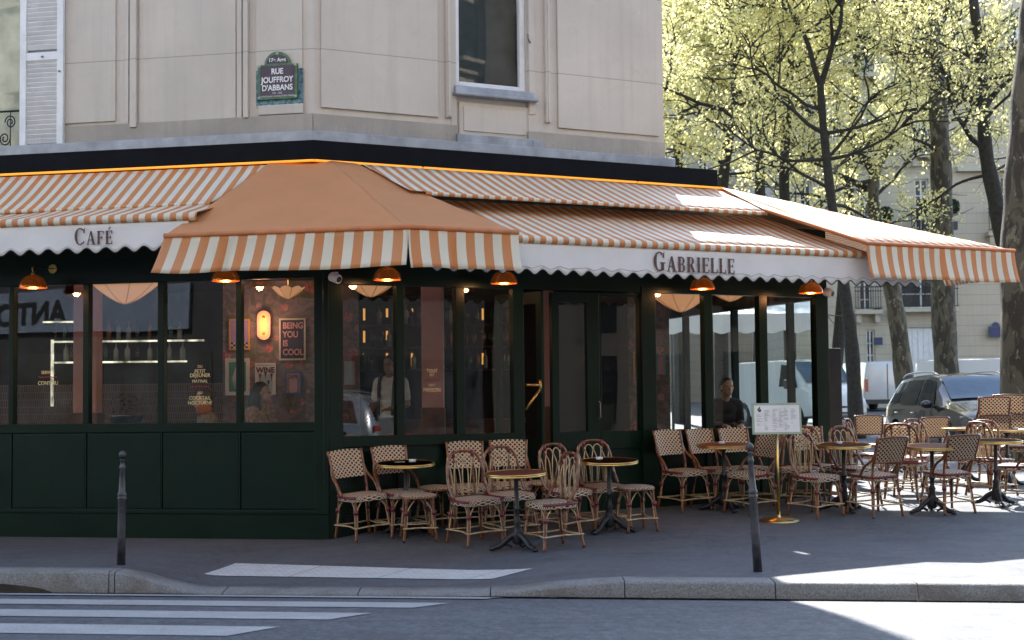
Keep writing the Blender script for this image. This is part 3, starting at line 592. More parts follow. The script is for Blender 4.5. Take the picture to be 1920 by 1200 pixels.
# --- left lower with white valance
z2 = FL.tz(200, 404, pB)[1]; a = aw('lower left awning with a striped roll and the white scalloped valance reading CAFÉ', FL.pt(2, pB, z2)); b = MB()
x2 = FL.tz(372, 392, pB)[0]
cloth(b, FL.pt(tEnd, .5, z2 + .26), FL.pt(x2 - .1, .5, z2 + .26), FL.pt(x2, pB, z2), FL.pt(tEnd, pB, z2), 40, 6, .01); solid(b.build('canopy', M['str13'], a, world=True))
b = MB(); rowband(b, FL.pt(tEnd, pB, z2), FL.pt(x2, pB, z2), .085, nL, r=.045); solid(b.build('front_bar', M['str13'], a, world=True))
b = MB(); x3 = FL.tz(292, 470, pB)[0]; zv = z2 - .075; zvb = FL.tz(150, 466, pB)[1]
f = valance(b, FL.pt(tEnd, pB + .012, zv), FL.pt(x3 - .35, pB + .012, zv), zv - zvb, 260, 6, wave=.055, per=.205, sway=.008, out=nL); o = solid(b.build('valance', M['wcanvas'], a, world=True), .003)
b = MB(); scallop_edge(b, f, 260, 0); b.build('piping', PIPE, a, world=True)
LV = a; LVz = (zv, zvb)
# --- orange corner awning
pl = 1.66; zo = 3.02
Lf = FL.P(308, 437, pl); Lf.z = zo; cr = onY(765, 430, 14.0)
# crease: on left offset line pl and at px 765
d_ = ray(765, 430); o_ = FL.o + FL.n * pl - CAM; kk = o_.dot(FL.n) / d_.dot(FL.n); cr = CAM + d_ * kk; cr.z = zo; prr = FR.off(cr)
RtF = FR.P(972, 437, prr); RtF.z = zo
ap = GL.pt(-.02, 0, zt_ + .02); apL = FL.P(505, 315, fp); apL.z = zt_ + .02; apR = GR.P(668, 308, 0.02); apR.z = zt_ + .02; ap = GR.P(622, 306, .02); ap.z = zt_ + .03
a = thing('awning', 'plain orange hipped corner awning with a wide striped valance', 'awning', cr, 'striped café awnings'); b = MB()
cloth(b, apL, ap, cr, Lf, 48, 16, .02); cloth(b, ap, apR, RtF, cr, 40, 16, .02); solid(b.build('canopy', M['orange'], a, world=True))
b = MB(); b.tube([Lf, cr, RtF], .024, 8); b.build('front_bar', HEM, a, world=True)
sl1 = (FL.P(437, 437, pl) - Lf).length; b = MB(); zvb = FL.tz(520, 500, pl)[1]; hv = .335
def vflare(b, P0, P1, h, out, uofs, slit, n, side=0, bow=.03):
    P0, P1 = Vector(P0), Vector(P1); U = P1 - P0; L = U.length; ud = U.normalized(); out = Vector(out)
    def f(u, v):
        x = u * L; e = math.exp(-((x - slit) / .05) ** 2); seg = (x / slit) if x < slit else (x - slit) / (L - slit)
        hh = h + bow * math.sin(math.pi * seg) * (-1); z = out * (.06 * v * v + .018 * v * math.sin(x * 6.3) - .05 * e * v)
        return P0 + ud * (x + side * v * (1 - u)) + z - Vector((0, 0, hh * v))
    b.grid(f, n, 7, 0, lambda u, v: (u * L + uofs, v))
vflare(b, Lf - Vector((0, 0, .01)), cr - Vector((0, 0, .01)), hv + .01, nL, 0, sl1, 90, side=-.11, bow=-.02)
sl2 = (FR.P(848, 440, prr) - cr).length; LL = (cr - Lf).length
vflare(b, cr - Vector((0, 0, .01)), RtF - Vector((0, 0, .01)), hv + .035, nR, LL + .03, sl2, 60, bow=.01); solid(b.build('valance', M['str16'], a, world=True), .003)
# --- right upper
pA = 1.1; z1 = FR.tz(1000, 371, pA)[1]; a = aw('upper striped awning over the doors, partly in sun at its right end', FR.pt(2, pA, z1)); b = MB()
xa, xb = FR.tz(770, 345, pA)[0], FR.tz(1437, 396, pA)[0]; xt = FR.tz(680, 309, fp)[0]
PWB = GR.pt(tfr + .08, .0, zt_); cloth(b, FR.pt(xt, fp, zt_), PWB, FR.pt(xb, pA, z1), FR.pt(xa, pA, z1), 60, 6, .008); solid(b.build('canopy', M['str13'], a, world=True))
b = MB(); xh = FR.tz(797, 359, pA)[0]; rowband(b, FR.pt(xh, pA, z1), FR.pt(xb, pA, z1), .04, nR, r=.02); solid(b.build('front_bar', M['str13'], a, world=True))
# --- right lower
pB = 1.95; z2 = FR.tz(1300, 456, pB)[1]; a = aw('lower striped awning with the white scalloped valance reading GABRIELLE', FR.pt(2, pB, z2)); b = MB()
xa, xb = FR.tz(960, 440, pB)[0], FR.tz(1622, 470, pB)[0]; x0 = FR.tz(1000, 400, .5)[0]
cloth(b, FR.pt(.2, .55, z2 + .5), FR.pt(xb - .3, .55, z2 + .5), FR.pt(xb, pB, z2), FR.pt(xa - .1, pB, z2), 60, 6, .01); solid(b.build('canopy', M['str13'], a, world=True))
b = MB(); rowband(b, FR.pt(xa - .1, pB, z2), FR.pt(xb, pB, z2), .08, nR, r=.045); solid(b.build('front_bar', M['str13'], a, world=True))
b = MB(); zv = z2 - .07; zvb = FR.tz(1300, 516, pB)[1]; xe = FR.tz(1722, 530, pB)[0]
f = valance(b, FR.pt(xa - .9, pB + .012, zv), FR.pt(xe, pB + .012, zv), zv - zvb, 360, 6, wave=.05, per=.175, sway=.008, out=nR); solid(b.build('valance', M['wcanvas'], a, world=True), .003)
b = MB(); scallop_edge(b, f, 360, 0); b.tube([f(i / 60, .83) + nR * .003 for i in range(61)], .0015, 4, cap=False); b.build('piping', PIPE, a, world=True)
RV = a
# --- right wing
w1_ = FR.P(1435, 394, pA); w1_.z = z1 + .02; pw = 2.2; w2_ = FR.P(1625, 456, pw); w3_ = FR.P(1902, 463, pw); w3_.z = w2_.z; w0_ = GR.pt(tfr + .05, .0, zt_ + .03)
a = thing('awning', 'sunlit hipped awning wing at the right end with an orange striped valance', 'awning', w2_, 'striped café awnings'); b = MB()
wb = w0_ + Vector((-1.2, 3.5, 0)); wf = w3_ + Vector((-.12, 2.6, .1))
cloth(b, w0_, w0_ + Vector((.02, 0, 0)), w3_, w2_, 24, 8, .0); 
b.face([w0_, w1_, w2_], 0, [(0, 0), (.3, 0), (.0, 1)]); cloth(b, w0_, wb, wf, w3_, 20, 6, .0); solid(b.build('canopy', M['str13'], a, world=True))
b = MB(); b.tube([w1_, w2_, w3_, wf], .02, 8); b.build('front_bar', HEM, a, world=True)
b = MB(); sl = (FR.P(1757, 470, pw) - w2_).length; dz = Vector((0, 0, .01)); vflare(b, w2_ - dz, w3_ - dz, .36, nR, .04, sl, 60, bow=-.01); vflare(b, w3_ - dz, wf - dz, .3, (1, 0, 0), 0, 9, 60, bow=0)
solid(b.build('valance', M['str15'], a, world=True), .003)
# awning arms under the canopies
for fr, t, p1, z in ((FL, 3.3, 1.35, z2 + .1), (FL, 1.0, 1.5, 3.0), (FR, 1.3, 1.9, 2.95), (FR, 3.6, 1.9, 2.95), (FR, 5.6, 1.9, 2.95)):
    b = MB(); b.tube([fr.pt(t, .0, 3.3), fr.pt(t + .5, p1 * .5, 3.12), fr.pt(t + .05, p1, z)], .022, 8); o = b.build('folding_arm', FRM, a, world=True)
# --- serif lettering built from strokes
def stroke_text(s, h, origin, ux, parent, name, small=.78, col=None, th=.002):
    ux = Vector(ux).normalized(); n = ux.cross(Vector((0, 0, 1))); b = MB(); x = 0
    def poly(pts, k, x):
        P = [Vector(origin) + ux * (x + p[0] * k) + Vector((0, 0, p[1] * k)) for p in pts]
        b.prism([p + n * .004 for p in P], -n * .003)
    def stem(x0, w=.17, z0=0, z1=1): # flared stem with spur
        return [(x0 - .04, z0), (x0 + w + .04, z0), (x0 + w + .04, z0 + .05), (x0 + w, z0 + .09), (x0 + w, z0 + .44), (x0 + w + .03, z0 + .5), (x0 + w, z0 + .56), (x0 + w, z1 - .09), (x0 + w + .04, z1 - .05), (x0 + w + .04, z1), (x0 - .04, z1), (x0 - .04, z1 - .05), (x0, z1 - .09), (x0, .56), (x0 - .03, .5), (x0, .44), (x0, z0 + .09), (x0 - .04, z0 + .05)]
    def bowl(cx, cz, rx, rz, a0, a1, w1=.17, w2=.06, n_=14):
        out = []; inn = []
        for i in range(n_ + 1):
            q = a0 + (a1 - a0) * i / n_; w = w2 + (w1 - w2) * abs(math.cos(q)); out.append((cx + rx * math.cos(q), cz + rz * math.sin(q))); inn.append((cx + (rx - w) * math.cos(q), cz + (rz - w2 * 1.1) * math.sin(q)))
        return [(out[i], out[i + 1], inn[i + 1], inn[i]) for i in range(n_)]
    for i, ch in enumerate(s):
        k = h if i == 0 else h * small; g = []; wd = .6; pi = math.pi
        if ch in 'CG':
            g += bowl(.34, .5, .34, .5, .28 * pi, 1.72 * pi); wd = .66; g.append([(.55, .72), (.63, .66), (.64, .98), (.56, .9)])
            if ch == 'G': g += [[(.46, 0.02), (.62, .06), (.62, .4), (.46, .4)], [(.38, .4), (.7, .4), (.7, .46), (.38, .46)]]; wd = .72
            else: g.append([(.56, .08), (.62, .2), (.58, .24), (.5, .12)])
        elif ch == 'A': g += [[(.02, .05), (.1, .05), (.32, 1), (.26, 1)], [(.24, 1), (.38, 1), (.62, .05), (.43, .05)], [(.13, .32), (.5, .32), (.5, .38), (.14, .38)], [(-.04, 0), (.18, 0), (.18, .05), (-.04, .05)], [(.36, 0), (.7, 0), (.7, .05), (.36, .05)]]; wd = .68
        elif ch in 'EFÉL':
            g.append(stem(.04)); wd = .56
            if ch != 'L': g += [[(.21, .94), (.5, .94), (.5, 1), (.21, 1)], [(.47, .78), (.53, .76), (.53, 1), (.47, 1)], [(.21, .48), (.4, .48), (.4, .54), (.21, .54)], [(.37, .4), (.43, .4), (.43, .62), (.37, .62)]]
            if ch != 'F': g += [[(.21, 0), (.5, 0), (.5, .06), (.21, .06)], [(.48, 0), (.54, 0), (.54, .25), (.48, .22)]]
            if ch == 'É': g.append([(.22, 1.08), (.28, 1.06), (.42, 1.26), (.32, 1.28)])
        elif ch == 'I': g.append(stem(.05)); wd = .3
        elif ch == 'B': g.append(stem(.04)); g += bowl(.28, .74, .24, .26, -pi / 2, pi / 2, .15); g += bowl(.28, .26, .28, .27, -pi / 2, pi / 2, .16); g += [[(.2, .94), (.3, .94), (.3, 1), (.2, 1)], [(.2, 0), (.3, 0), (.3, .06), (.2, .06)]]; wd = .6
        elif ch == 'R': g.append(stem(.04)); g += bowl(.28, .74, .26, .26, -pi / 2, pi / 2, .15); g += [[(.2, .94), (.3, .94), (.3, 1), (.2, 1)], [(.24, .5), (.4, .5), (.6, .05), (.42, .05)], [(.4, 0), (.68, 0), (.68, .05), (.4, .05)]]; wd = .66
        for q in g: poly(q, k, x)
        x += (wd + .125) * k
    o = b.build(name, col, parent, world=True); return x
BRN = mat('lettering_brown', (.09, .035, .03), .6)
q = FL.P(140, 460, 1.42 + .03); qe = FL.P(214, 458, 1.42 + .03); stroke_text('CAFÉ', .17, q, -uL, LV, 'lettering', col=BRN)
q = FR.P(1226, 508, 1.95 + .03); stroke_text('GABRIELLE', .2, q, uR, RV, 'lettering', col=BRN)
# ================================================================== TERRACE FURNITURE
def V(*a): return Vector(a)
def bez(pts, n=6):
    pts = [Vector(p) for p in pts]; out = []
    for i in range(len(pts) - 1):
        p0 = pts[max(0, i - 1)]; p1 = pts[i]; p2 = pts[i + 1]; p3 = pts[min(len(pts) - 1, i + 2)]
        for k in range(n):
            t = k / n; out.append(.5 * ((2 * p1) + (p2 - p0) * t + (2 * p0 - 5 * p1 + 4 * p2 - p3) * t * t + (3 * p1 - p0 - 3 * p2 + p3) * t ** 3))
    return out + [pts[-1]]
def leg(root, top, foot, pale=1, ybr=1, bind=.29):
    top, foot = Vector(top), Vector(foot); b = MB(); mid = top.lerp(foot, .65) + (foot - top).cross(V(0, 0, 1)).cross(V(0, 0, 1)) * .0
    b.tube(bez([top, top.lerp(foot, .5) * 1.0 + V((top.x + foot.x) * -.012, (top.y + foot.y) * -.012, 0), foot + V(0, 0, .0)]), [.0145] * 7 + [.015] * 5 + [.0165], 8)
    o = b.build('leg', M['rattan'], root); k = 1 - bind / top.z; c = top.lerp(foot, k)
    b = MB(); ud = (foot - top).normalized(); b.tube([c - ud * .022, c + ud * .022], .0255, 10); x = b.build('binding', M['maroon'], o)
    b = MB(); sx = -1 if top.x > 0 else 1; sy = -1 if top.y > 0 else 1
    for dx, dy in ((sx, 0), (0, sy)):
        d = V(dx, dy, 0); lo = foot.lerp(top, .3) + d * .017; b.tube(bez([lo, c + d * .02, c + d * .03 - ud * .05, V(top.x, top.y, top.z) + d * .095 - V(0, 0, .01)], 5), .0068, 6)
    b.build('cane_brace', M['rattan2'], o); return o
def stretcher(root, P, z, m=None):
    b = MB(); pts = []
    for i in range(4):
        a, c = Vector(P[i]), Vector(P[(i + 1) % 4]); d = (c - a).normalized(); n = V(d.y, -d.x, 0)
        cen = (a + c) / 2; inn = -cen.normalized() * .03 if cen.length > 0 else V(0, 0, 0); out = (a + c).normalized() * .012
        pts += [a + a.normalized() * .02 - d * .0, a + d * .03 + a.normalized() * .012, cen + inn, c - d * .03 + c.normalized() * .012]
    b.tube(bez([V(p.x, p.y, z) for p in pts] + [V(pts[0].x, pts[0].y, z)], 4), .0085, 6, closed=False); b.build('stretcher', M['rattan2'], root)
def seat(root, hw, hy, z, rnd=False, cell=.046):
    b = MB(); N = 40
    def rim(a, k=1.0):
        if rnd: return hw * k * math.cos(a), hy * k * math.sin(a)
        c, s = math.cos(a), math.sin(a); e = .42; x = abs(c) ** e * (1 if c > 0 else -1) * hw; y = abs(s) ** e * (1 if s > 0 else -1) * hy; return x * k * (1 - .06 * (y / hy if y > 0 else 0)), y * k
    def top(u, v): x, y = rim(2 * math.pi * u, v); return (x, y, z + .004 * (1 - v * v) - (.008 * v ** 6) - .01 * (1 - v) * 0)
    b.grid(top, N, 6, 0, lambda u, v: (rim(2 * math.pi * u, v)[0] / cell, rim(2 * math.pi * u, v)[1] / cell), flip=True)
    for f in range(len(b.f)): b.f[f].reverse(); b.uv[f].reverse()
    def side(u, v): k = 1 + .012 * math.sin(math.pi * v); x, y = rim(2 * math.pi * u, k); return (x, y, z - .008 - .05 * v)
    if rnd: b.grid(lambda u, v: (rim(2 * math.pi * u)[0], rim(2 * math.pi * u)[1], z - .008 - .014 * v), N, 1, 0, lambda u, v: (u * 36, v * .6))
    else: b.grid(side, N, 3, 0, lambda u, v: (u * 2 * math.pi * (hw + hy) / 2 * 1.2 / cell, v * 1.5))
    b.face([(*rim(2 * math.pi * i / 24, .98), z - .02) for i in range(24)][::-1], 0, [(0, 0)] * 24)
    b.build('seat', M['weave'], root); b = MB()
    if rnd: b.tube([(*rim(2 * math.pi * i / 32), z - .024) for i in range(32)], .0125, 7, closed=True); b.build('seat_rim', M['rattan'], root)
    else: b.tube([(*rim(-.9 + (math.pi + 1.8) * i / 28, 1.0), z - .018) for i in range(29)], .015, 7); b.build('seat_rim', M['maroon'], root)
def sq_chair(open_=False):
    r = thing('bistro_chair', '', 'chair'); seat(r, .215, .205, .455); z = .44; T = [(-.175, -.165), (.175, -.165), (.165, .175), (-.165, .175)]; Ft = [(-.215, -.21), (.215, -.21), (.2, .235), (-.2, .235)]
    for (a, c), (d, e) in zip(T, Ft): leg(r, (a, c, z), (d, e, 0.004))
    k = .7; P = [V(a + (d - a) * k, c + (e - c) * k, 0) for (a, c), (d, e) in zip(T, Ft)]; stretcher(r, P, z * .31)
    def bk(u, v): x = -.185 + .37 * u; x *= (1 + .06 * v); return (x, .225 + .085 * v + .03 * (1 - (2 * u - 1) ** 2) , .605 + .285 * v - .012 * (2 * u - 1) ** 2 * v)
    b = MB(); b.grid(bk, 12, 8, 0, lambda u, v: (u * 8, v * 6.2)); b.grid(lambda u, v: tuple(Vector(bk(u, v)) + V(0, .014, -.002)), 12, 8, 0, lambda u, v: (u * 8, v * 6.2), flip=True)
    b.build('backrest', M['weave2'] if open_ else M['weave'], r)
    mt = M['rattan']
    for s in (-1, 1):
        b = MB()
        b.tube(bez([V(s * .168, .175, .44), V(s * .178, .2, .55), V(s * .186, .235, .65), V(s * .198, .31, .885)], 5), .0135, 7)
        b.tube(bez([V(s * .19, .262, .72), V(s * .208, .22, .63), V(s * .222, .11, .55), V(s * .218, .03, .445)], 6), .0145, 8)
        b.build('back_frame', mt, r)
    b = MB()
    if open_:
        b.tube([V(*bk(i / 10, 0)) + V(0, .012, 0) for i in range(11)], .012, 6); b.tube([V(*bk(0, i / 6)) + V(-.004, .012, 0) for i in range(7)], .013, 6); b.tube([V(*bk(1, i / 6)) + V(.004, .012, 0) for i in range(7)], .013, 6); b.tube([V(*bk(i / 10, .98)) + V(0, .018, 0) for i in range(11)], .011, 6); b.build('back_rail', mt, r)
    else:
        for s in (-1, 1): b.tube([V(s * .171, .19, .49), V(s * .18, .212, .585)], .016, 7)
        b.build('back_binding', M['maroon'], r)
    return r
def arch_chair():
    r = thing('rattan_chair', '', 'chair'); seat(r, .215, .205, .455); z = .44; T = [(-.175, -.165), (.175, -.165), (.165, .175), (-.165, .175)]; Ft = [(-.215, -.21), (.215, -.21), (.2, .235), (-.2, .235)]
    for (a, c), (d, e) in zip(T, Ft): leg(r, (a, c, z), (d, e, 0.004))
    k = .7; P = [V(a + (d - a) * k, c + (e - c) * k, 0) for (a, c), (d, e) in zip(T, Ft)]; stretcher(r, P, z * .31)
    def hoop(s, o=0):
        h = []; 
        for x, zz_ in ((.212, .45), (.214, .58), (.205, .7), (.185, .8), (.14, .87), (.07, .897), (0, .902)): h.append((x - o * (1 if x > .05 else 0), zz_ - o))
        full = [(-a, c) for a, c in h] + [(a, c) for a, c in h[-2::-1]]; return [V(a, .06 + .25 * max(0, (c - .45)) ** .8 * .95 + (.03 if c < .47 else .05), c) for a, c in full]
    H = hoop(1); H[0].y = H[-1].y = .06; b = MB(); b.tube(bez(H, 4), .015, 8); yy = lambda c: .06 + .25 * max(0, (c - .45)) ** .8 * .95 + .05
    for s in (-1, 1): b.tube(bez([V(s * .1, .17, .44), V(s * .105, .2, .6), V(s * .11, yy(.87), .875)], 5), .011, 7)
    b.tube([V(-.2, .175, .462), V(0, .2, .462), V(.2, .175, .462)], .012, 6); b.build('back_frame', M['rattan'], r)
    b = MB()
    for cx, c0 in ((-.145, -.13), (-.05, -.035), (.05, .035), (.145, .13)):
        w = .045; b.tube(bez([V(c0 - .006, .185, .46), V(cx - .018, yy(.7), .70), V(cx - w, yy(.81), .81), V(cx - .02, yy(.86), .855), V(cx + .02, yy(.86), .855), V(cx + w, yy(.81), .81), V(cx + .018, yy(.7), .70), V(c0 + .006, .185, .46)], 5), .0062, 6)
    b.build('cane_loops', M['rattan2'], r); b = MB()
    for cx in (-.1, 0, .1): b.tube([V(cx, yy(.8) + .002, .79), V(cx, yy(.8) + .006, .812)], .012, 6)
    for s in (-1, 1): b.tube([V(s * .11, yy(.86), .84), V(s * .108, yy(.9), .905)], .02, 7)
    b.build('back_binding', M['maroon'], r); return r
def stool():
    r = thing('rattan_stool', '', 'stool'); seat(r, .185, .185, .465, True, .05); z = .45; T = [(-.13, -.13), (.13, -.13), (.13, .13), (-.13, .13)]; Ft = [(-.165, -.165), (.165, -.165), (.165, .165), (-.165, .165)]
    for (a, c), (d, e) in zip(T, Ft): leg(r, (a, c, z), (d, e, 0.004))
    k = .7; P = [V(a + (d - a) * k, c + (e - c) * k, 0) for (a, c), (d, e) in zip(T, Ft)]; stretcher(r, P, z * .31); return r
def table():
    r = thing('bistro_table', '', 'table'); b = MB(); b.lathe([(0, .742), (.283, .742)], n=48, smooth=False); b.build('tabletop', M['burg'], r)
    b = MB(); b.lathe([(.2825, .7425), (.284, .7455), (.298, .7455), (.3015, .742), (.3015, .732), (.2995, .730), (.2995, .726), (.3015, .724), (.3015, .715), (.297, .712), (.02, .712)], n=48, caps=False); b.build('brass_rim', M['brass'], r)
    b = MB(); b.lathe([(.1, .712), (.1, .704), (.03, .69), (.021, .66), (.021, .42), (.034, .405), (.034, .385), (.024, .37), (.024, .3), (.04, .27), (.03, .24), (.045, .18), (.06, .13), (.05, .1), (.06, .07), (.03, .05)], n=16); b.build('column', M['iron'], r)
    for k in range(3):
        q = math.pi * 2 * k / 3 + .5; c, s = math.cos(q), math.sin(q); b = MB(); b.tube(bez([V(.03 * c, .03 * s, .15), V(.09 * c, .09 * s, .115), V(.17 * c, .17 * s, .05), V(.245 * c, .245 * s, .03)], 5), [.034 - .0006 * i for i in range(16)], 8); b.ball((.255 * c, .255 * s, .022), (.034, .034, .022)); b.tube(bez([V(.06 * c, .06 * s, .03), V(.12 * c, .12 * s, .055), V(.18 * c, .18 * s, .03)], 5), .014, 6); b.build('foot', M['iron'], r)
    return r
def sorient(o, P, rz):
    e = .25; P = Vector(P); gx = (zs(P.x + e, P.y) - zs(P.x - e, P.y)) / (2 * e); gy = (zs(P.x, P.y + e) - zs(P.x, P.y - e)) / (2 * e); n = V(-gx, -gy, 1).normalized()
    q = V(0, 0, 1).rotation_difference(n); o.rotation_mode = 'XYZ'; o.rotation_euler = (q.to_matrix() @ Matrix.Rotation(rz, 3, 'Z')).to_euler(); o.location = P + V(0, 0, .003)
protos = {'s': sq_chair(), 'o': sq_chair(True), 'a': arch_chair(), 'u': stool(), 't': table()}; used = set()
GRP = dict(s='square-backed woven bistro chairs', o='square-backed woven bistro chairs', a='arched rattan chairs', u='round rattan stools', t='round brass-rimmed bistro tables')
def place(k, px, py, deg, label, scale=1):
    o = protos[k] if k not in used else copy_tree(protos[k]); used.add(k); sorient(o, onG(px, py), R_(deg)); o.scale = (scale,) * 3
    tag(o, label, None, GRP[k]); return o
FURN = [
 ('t', 762, 1003, 0, 'leftmost round café table, with a paper slip and glass ashtray on it'),
 ('t', 972, 1031, 40, 'front middle round café table with an empty burgundy top'),
 ('t', 1143, 998, 80, 'round café table left of the rightmost front stool, with ashtray'),
 ('s', 683, 1009, 36, 'leftmost square-backed woven chair beside the green corner'),
 ('s', 754, 1002, 30, 'square-backed woven chair behind the leftmost table'),
 ('s', 882, 990, 12, 'square-backed woven chair behind the frontmost arched chair'),
 ('s', 958, 986, 4, 'square-backed woven chair left of the open doorway, behind the middle table'),
 ('u', 785, 1013, 10, 'round stool in front of the leftmost table'),
 ('u', 818, 995, 30, 'round stool half hidden right of the leftmost table'),
 ('a', 893, 1020, 32, 'frontmost arched rattan chair, left of the middle table'),
 ('a', 958, 1008, 30, 'arched rattan chair behind the middle table'),
 ('a', 1064, 1000, 40, 'narrow-looking arched chair turned sideways in front of the dark doorway'),
 ('a', 1132, 990, 26, 'arched rattan chair behind the table with ashtray near the door'),
 ('a', 1036, 1028, -62, 'arched chair seen from the side with its back to the right of the middle table'),
 ('u', 1193, 995, 20, 'rightmost front stool standing alone beside the table near the doors'),
 ('u', 1020, 984, 0, 'round stool behind the middle table by the open doorway'),
 ('s', 1284, 956, 34, 'left square-backed chair of the row under the right windows'),
 ('s', 1345, 951, 34, 'second square-backed chair of the row under the right windows'),
 ('s', 1403, 948, 25, 'third square-backed chair of the row, behind the menu stand'),
 ('t', 1358, 957, 20, 'round table in front of the right windows, left of the menu stand'),
 ('o', 1408, 962, -55, 'square-backed chair turned away, directly behind the right bollard'),
 ('a', 1530, 968, 38, 'arched chair right beside the brass menu stand post'),
 ('a', 1604, 950, 34, 'arched chair behind the round table right of the menu stand'),
 ('t', 1583, 958, 10, 'round table just right of the menu stand'),
 ('o', 1640, 966, -155, 'front square-backed chair seen from behind, right of the menu stand'),
 ('t', 1748, 962, 50, 'round table between the two square chairs seen from behind'),
 ('o', 1776, 960, -160, 'front square-backed chair seen from behind with sun glowing through its back'),
 ('t', 1868, 948, 0, 'rightmost round table near the right edge of the terrace'),
 ('o', 1910, 945, -120, 'square-backed chair cut by the right edge of the view'),
 ('a', 1738, 920, 30, 'arched chair in the sun behind the table between the two square chairs'),
 ('o', 1684, 925, 175, 'sun-glowing square-backed chair in the second row of the terrace'),
 ('s', 1530, 944, 10, 'square-backed chair under the rightmost café window behind the menu board'),
 ('a', 1622, 915, 60, 'low-showing arched chair in the middle of the crowded right terrace'),
 ('o', 1628, 890, 172, 'far square-backed chair with its top edge catching the sun'),
 ('t', 1700, 890, 0, 'far round table in front of the parked grey car'),
 ('t', 1808, 905, 0, 'far round table on the right behind the front row'),
 ('t', 1890, 912, 0, 'far round table at the right near the big tree'),
 ('a', 1835, 928, -35, 'arched chair leaning left beside the rightmost table'),
 ('a', 1700, 935, 150, 'arched chair turned away at the centre of the right terrace'),
 ('s', 1575, 900, 90, 'square-backed chair beside the dark end post of the café'),
 ('a', 1860, 930, 120, 'arched chair with its front toward the rightmost table, in patchy sun'),
 ('a', 1500, 950, -20, 'arched chair half hidden behind the menu board'),
 ('o', 1738, 900, -170, 'small far square-backed chair behind the sunlit arched chair')]
for it in FURN: place(*it)
# stack of dark chairs by the big tree
for k in range(2):
    o = copy_tree(protos['o']); P = onG(1856, 905); sorient(o, P, R_(178)); o.location.z += .24 * k; tag(o, ['lower dark woven chair of the stack beside the big tree trunk', 'upper dark woven chair of the stack beside the big tree trunk'][k], None, 'stacked dark chairs'); o.scale = (1.05, 1.05, 1.05)
for k in range(2):
    o = copy_tree(protos['o']); P = onG(1905, 900); sorient(o, P, R_(150)); o.location.z += .26 * k; tag(o, ['lower dark chair stacked in front of the big tree trunk', 'upper dark chair stacked in front of the big tree trunk'][k], None, 'stacked dark chairs'); o.scale = (1.05, 1.05, 1.05)
# table things
def ashtray(px, py, zt, P, label):
    t = thing('ashtray', label, 'ashtray', P, 'ashtrays'); b = MB(); b.lathe([(.034, 0), (.038, .03), (.034, .03), (.03, .006), (0, .006)], n=16); b.build('bowl', M['glass_ash'], t); return t
def on_table(i, dx, dy): tb = [o for o in S.objects if o.name.startswith('bistro_table')]; L = T_LIST[i]; return L.location + V(dx, dy, .7465)
T_LIST = [o for o in S.objects if o.type == 'EMPTY' and o.name.startswith('bistro_table')]
for i, dx, lab in ((0, .07, 'small ashtray on the leftmost table'), (2, -.1, 'small ashtray on the table near the doors'), (3, -.02, 'small ashtray on the table left of the menu stand'), (4, -.05, 'small ashtray on the table right of the menu stand'), (9, .1, 'tiny ashtray on the far right table')):
    if i < len(T_LIST): ashtray(0, 0, 0, T_LIST[i].location + V(dx, -.05, .7465 + .0), lab)
b = MB(); P = T_LIST[0].location + V(-.06, -.03, .7475); b.box(P.x - .05, P.x + .05, P.y - .03, P.y + .03, P.z, P.z + .003); tag(b.build('paper_slip', M['white']), 'white paper slip lying on the leftmost table', 'paper')
# menu stand
P = onG(1461, 977); mn = thing('menu_stand', 'brass post menu stand with a pale green framed white menu', 'menu stand', P); sorient(mn, P, R_(2)); b = MB()
b.lathe([(0, 0), (.215, 0), (.215, .008), (.17, .02), (.165, .026), (.03, .03), (.022, .05), (.013, .07), (.013, .1)], n=40); b.build('base', M['brass'], mn); b = MB(); b.tube([(0, 0, .05), (-.02, 0, .98)], .0135, 10); b.build('post', M['brass'], mn)
b = MB(); FRc = mat('pale_green_frame', (.33, .42, .33), .5); w, h = .265, .165
def bd(x, z, y=0): return V(-.02 + x, .0 + y + (z) * .12, 1.1 + z)
def slab(b, x0, x1, z0, z1, y0, y1): b.box8([bd(x0, z0, y0), bd(x1, z0, y0), bd(x1, z0, y1), bd(x0, z0, y1), bd(x0, z1, y0), bd(x1, z1, y0), bd(x1, z1, y1), bd(x0, z1, y1)])
slab(b, -w, w, -h, h, -.012, .012); b.build('board', FRc, mn); b = MB(); slab(b, -w + .022, w - .022, -h + .022, h - .022, -.0165, -.013); paper = b.build('menu_sheet', M['white'], mn)
b = MB(); INK = mat('menu_ink', (.2, .2, .22), .8)
for cx, n_ in ((-.19, 9), (-.105, 17), (-.015, 17), (.05, 15), (.11, 17), (.18, 12)):
    for r_ in range(n_):
        if random.random() < .86: L = random.uniform(.02, .062); slab(b, cx - .03, cx - .03 + L, .1 - r_ * .0135 - (.06 if n_ == 9 else 0), .1035 - r_ * .0135 - (.06 if n_ == 9 else 0), -.0178, -.017)
b.build('menu_text', INK, paper); b = MB()
for q in ((-.2, .1), (-.185, .115), (-.175, .09), (-.19, .085)): slab(b, q[0] - .007, q[0] + .007, q[1] - .012, q[1] + .012, -.018, -.017)
b.build('menu_emblem', M['black'], paper)
for ch in mn.children:
    pass
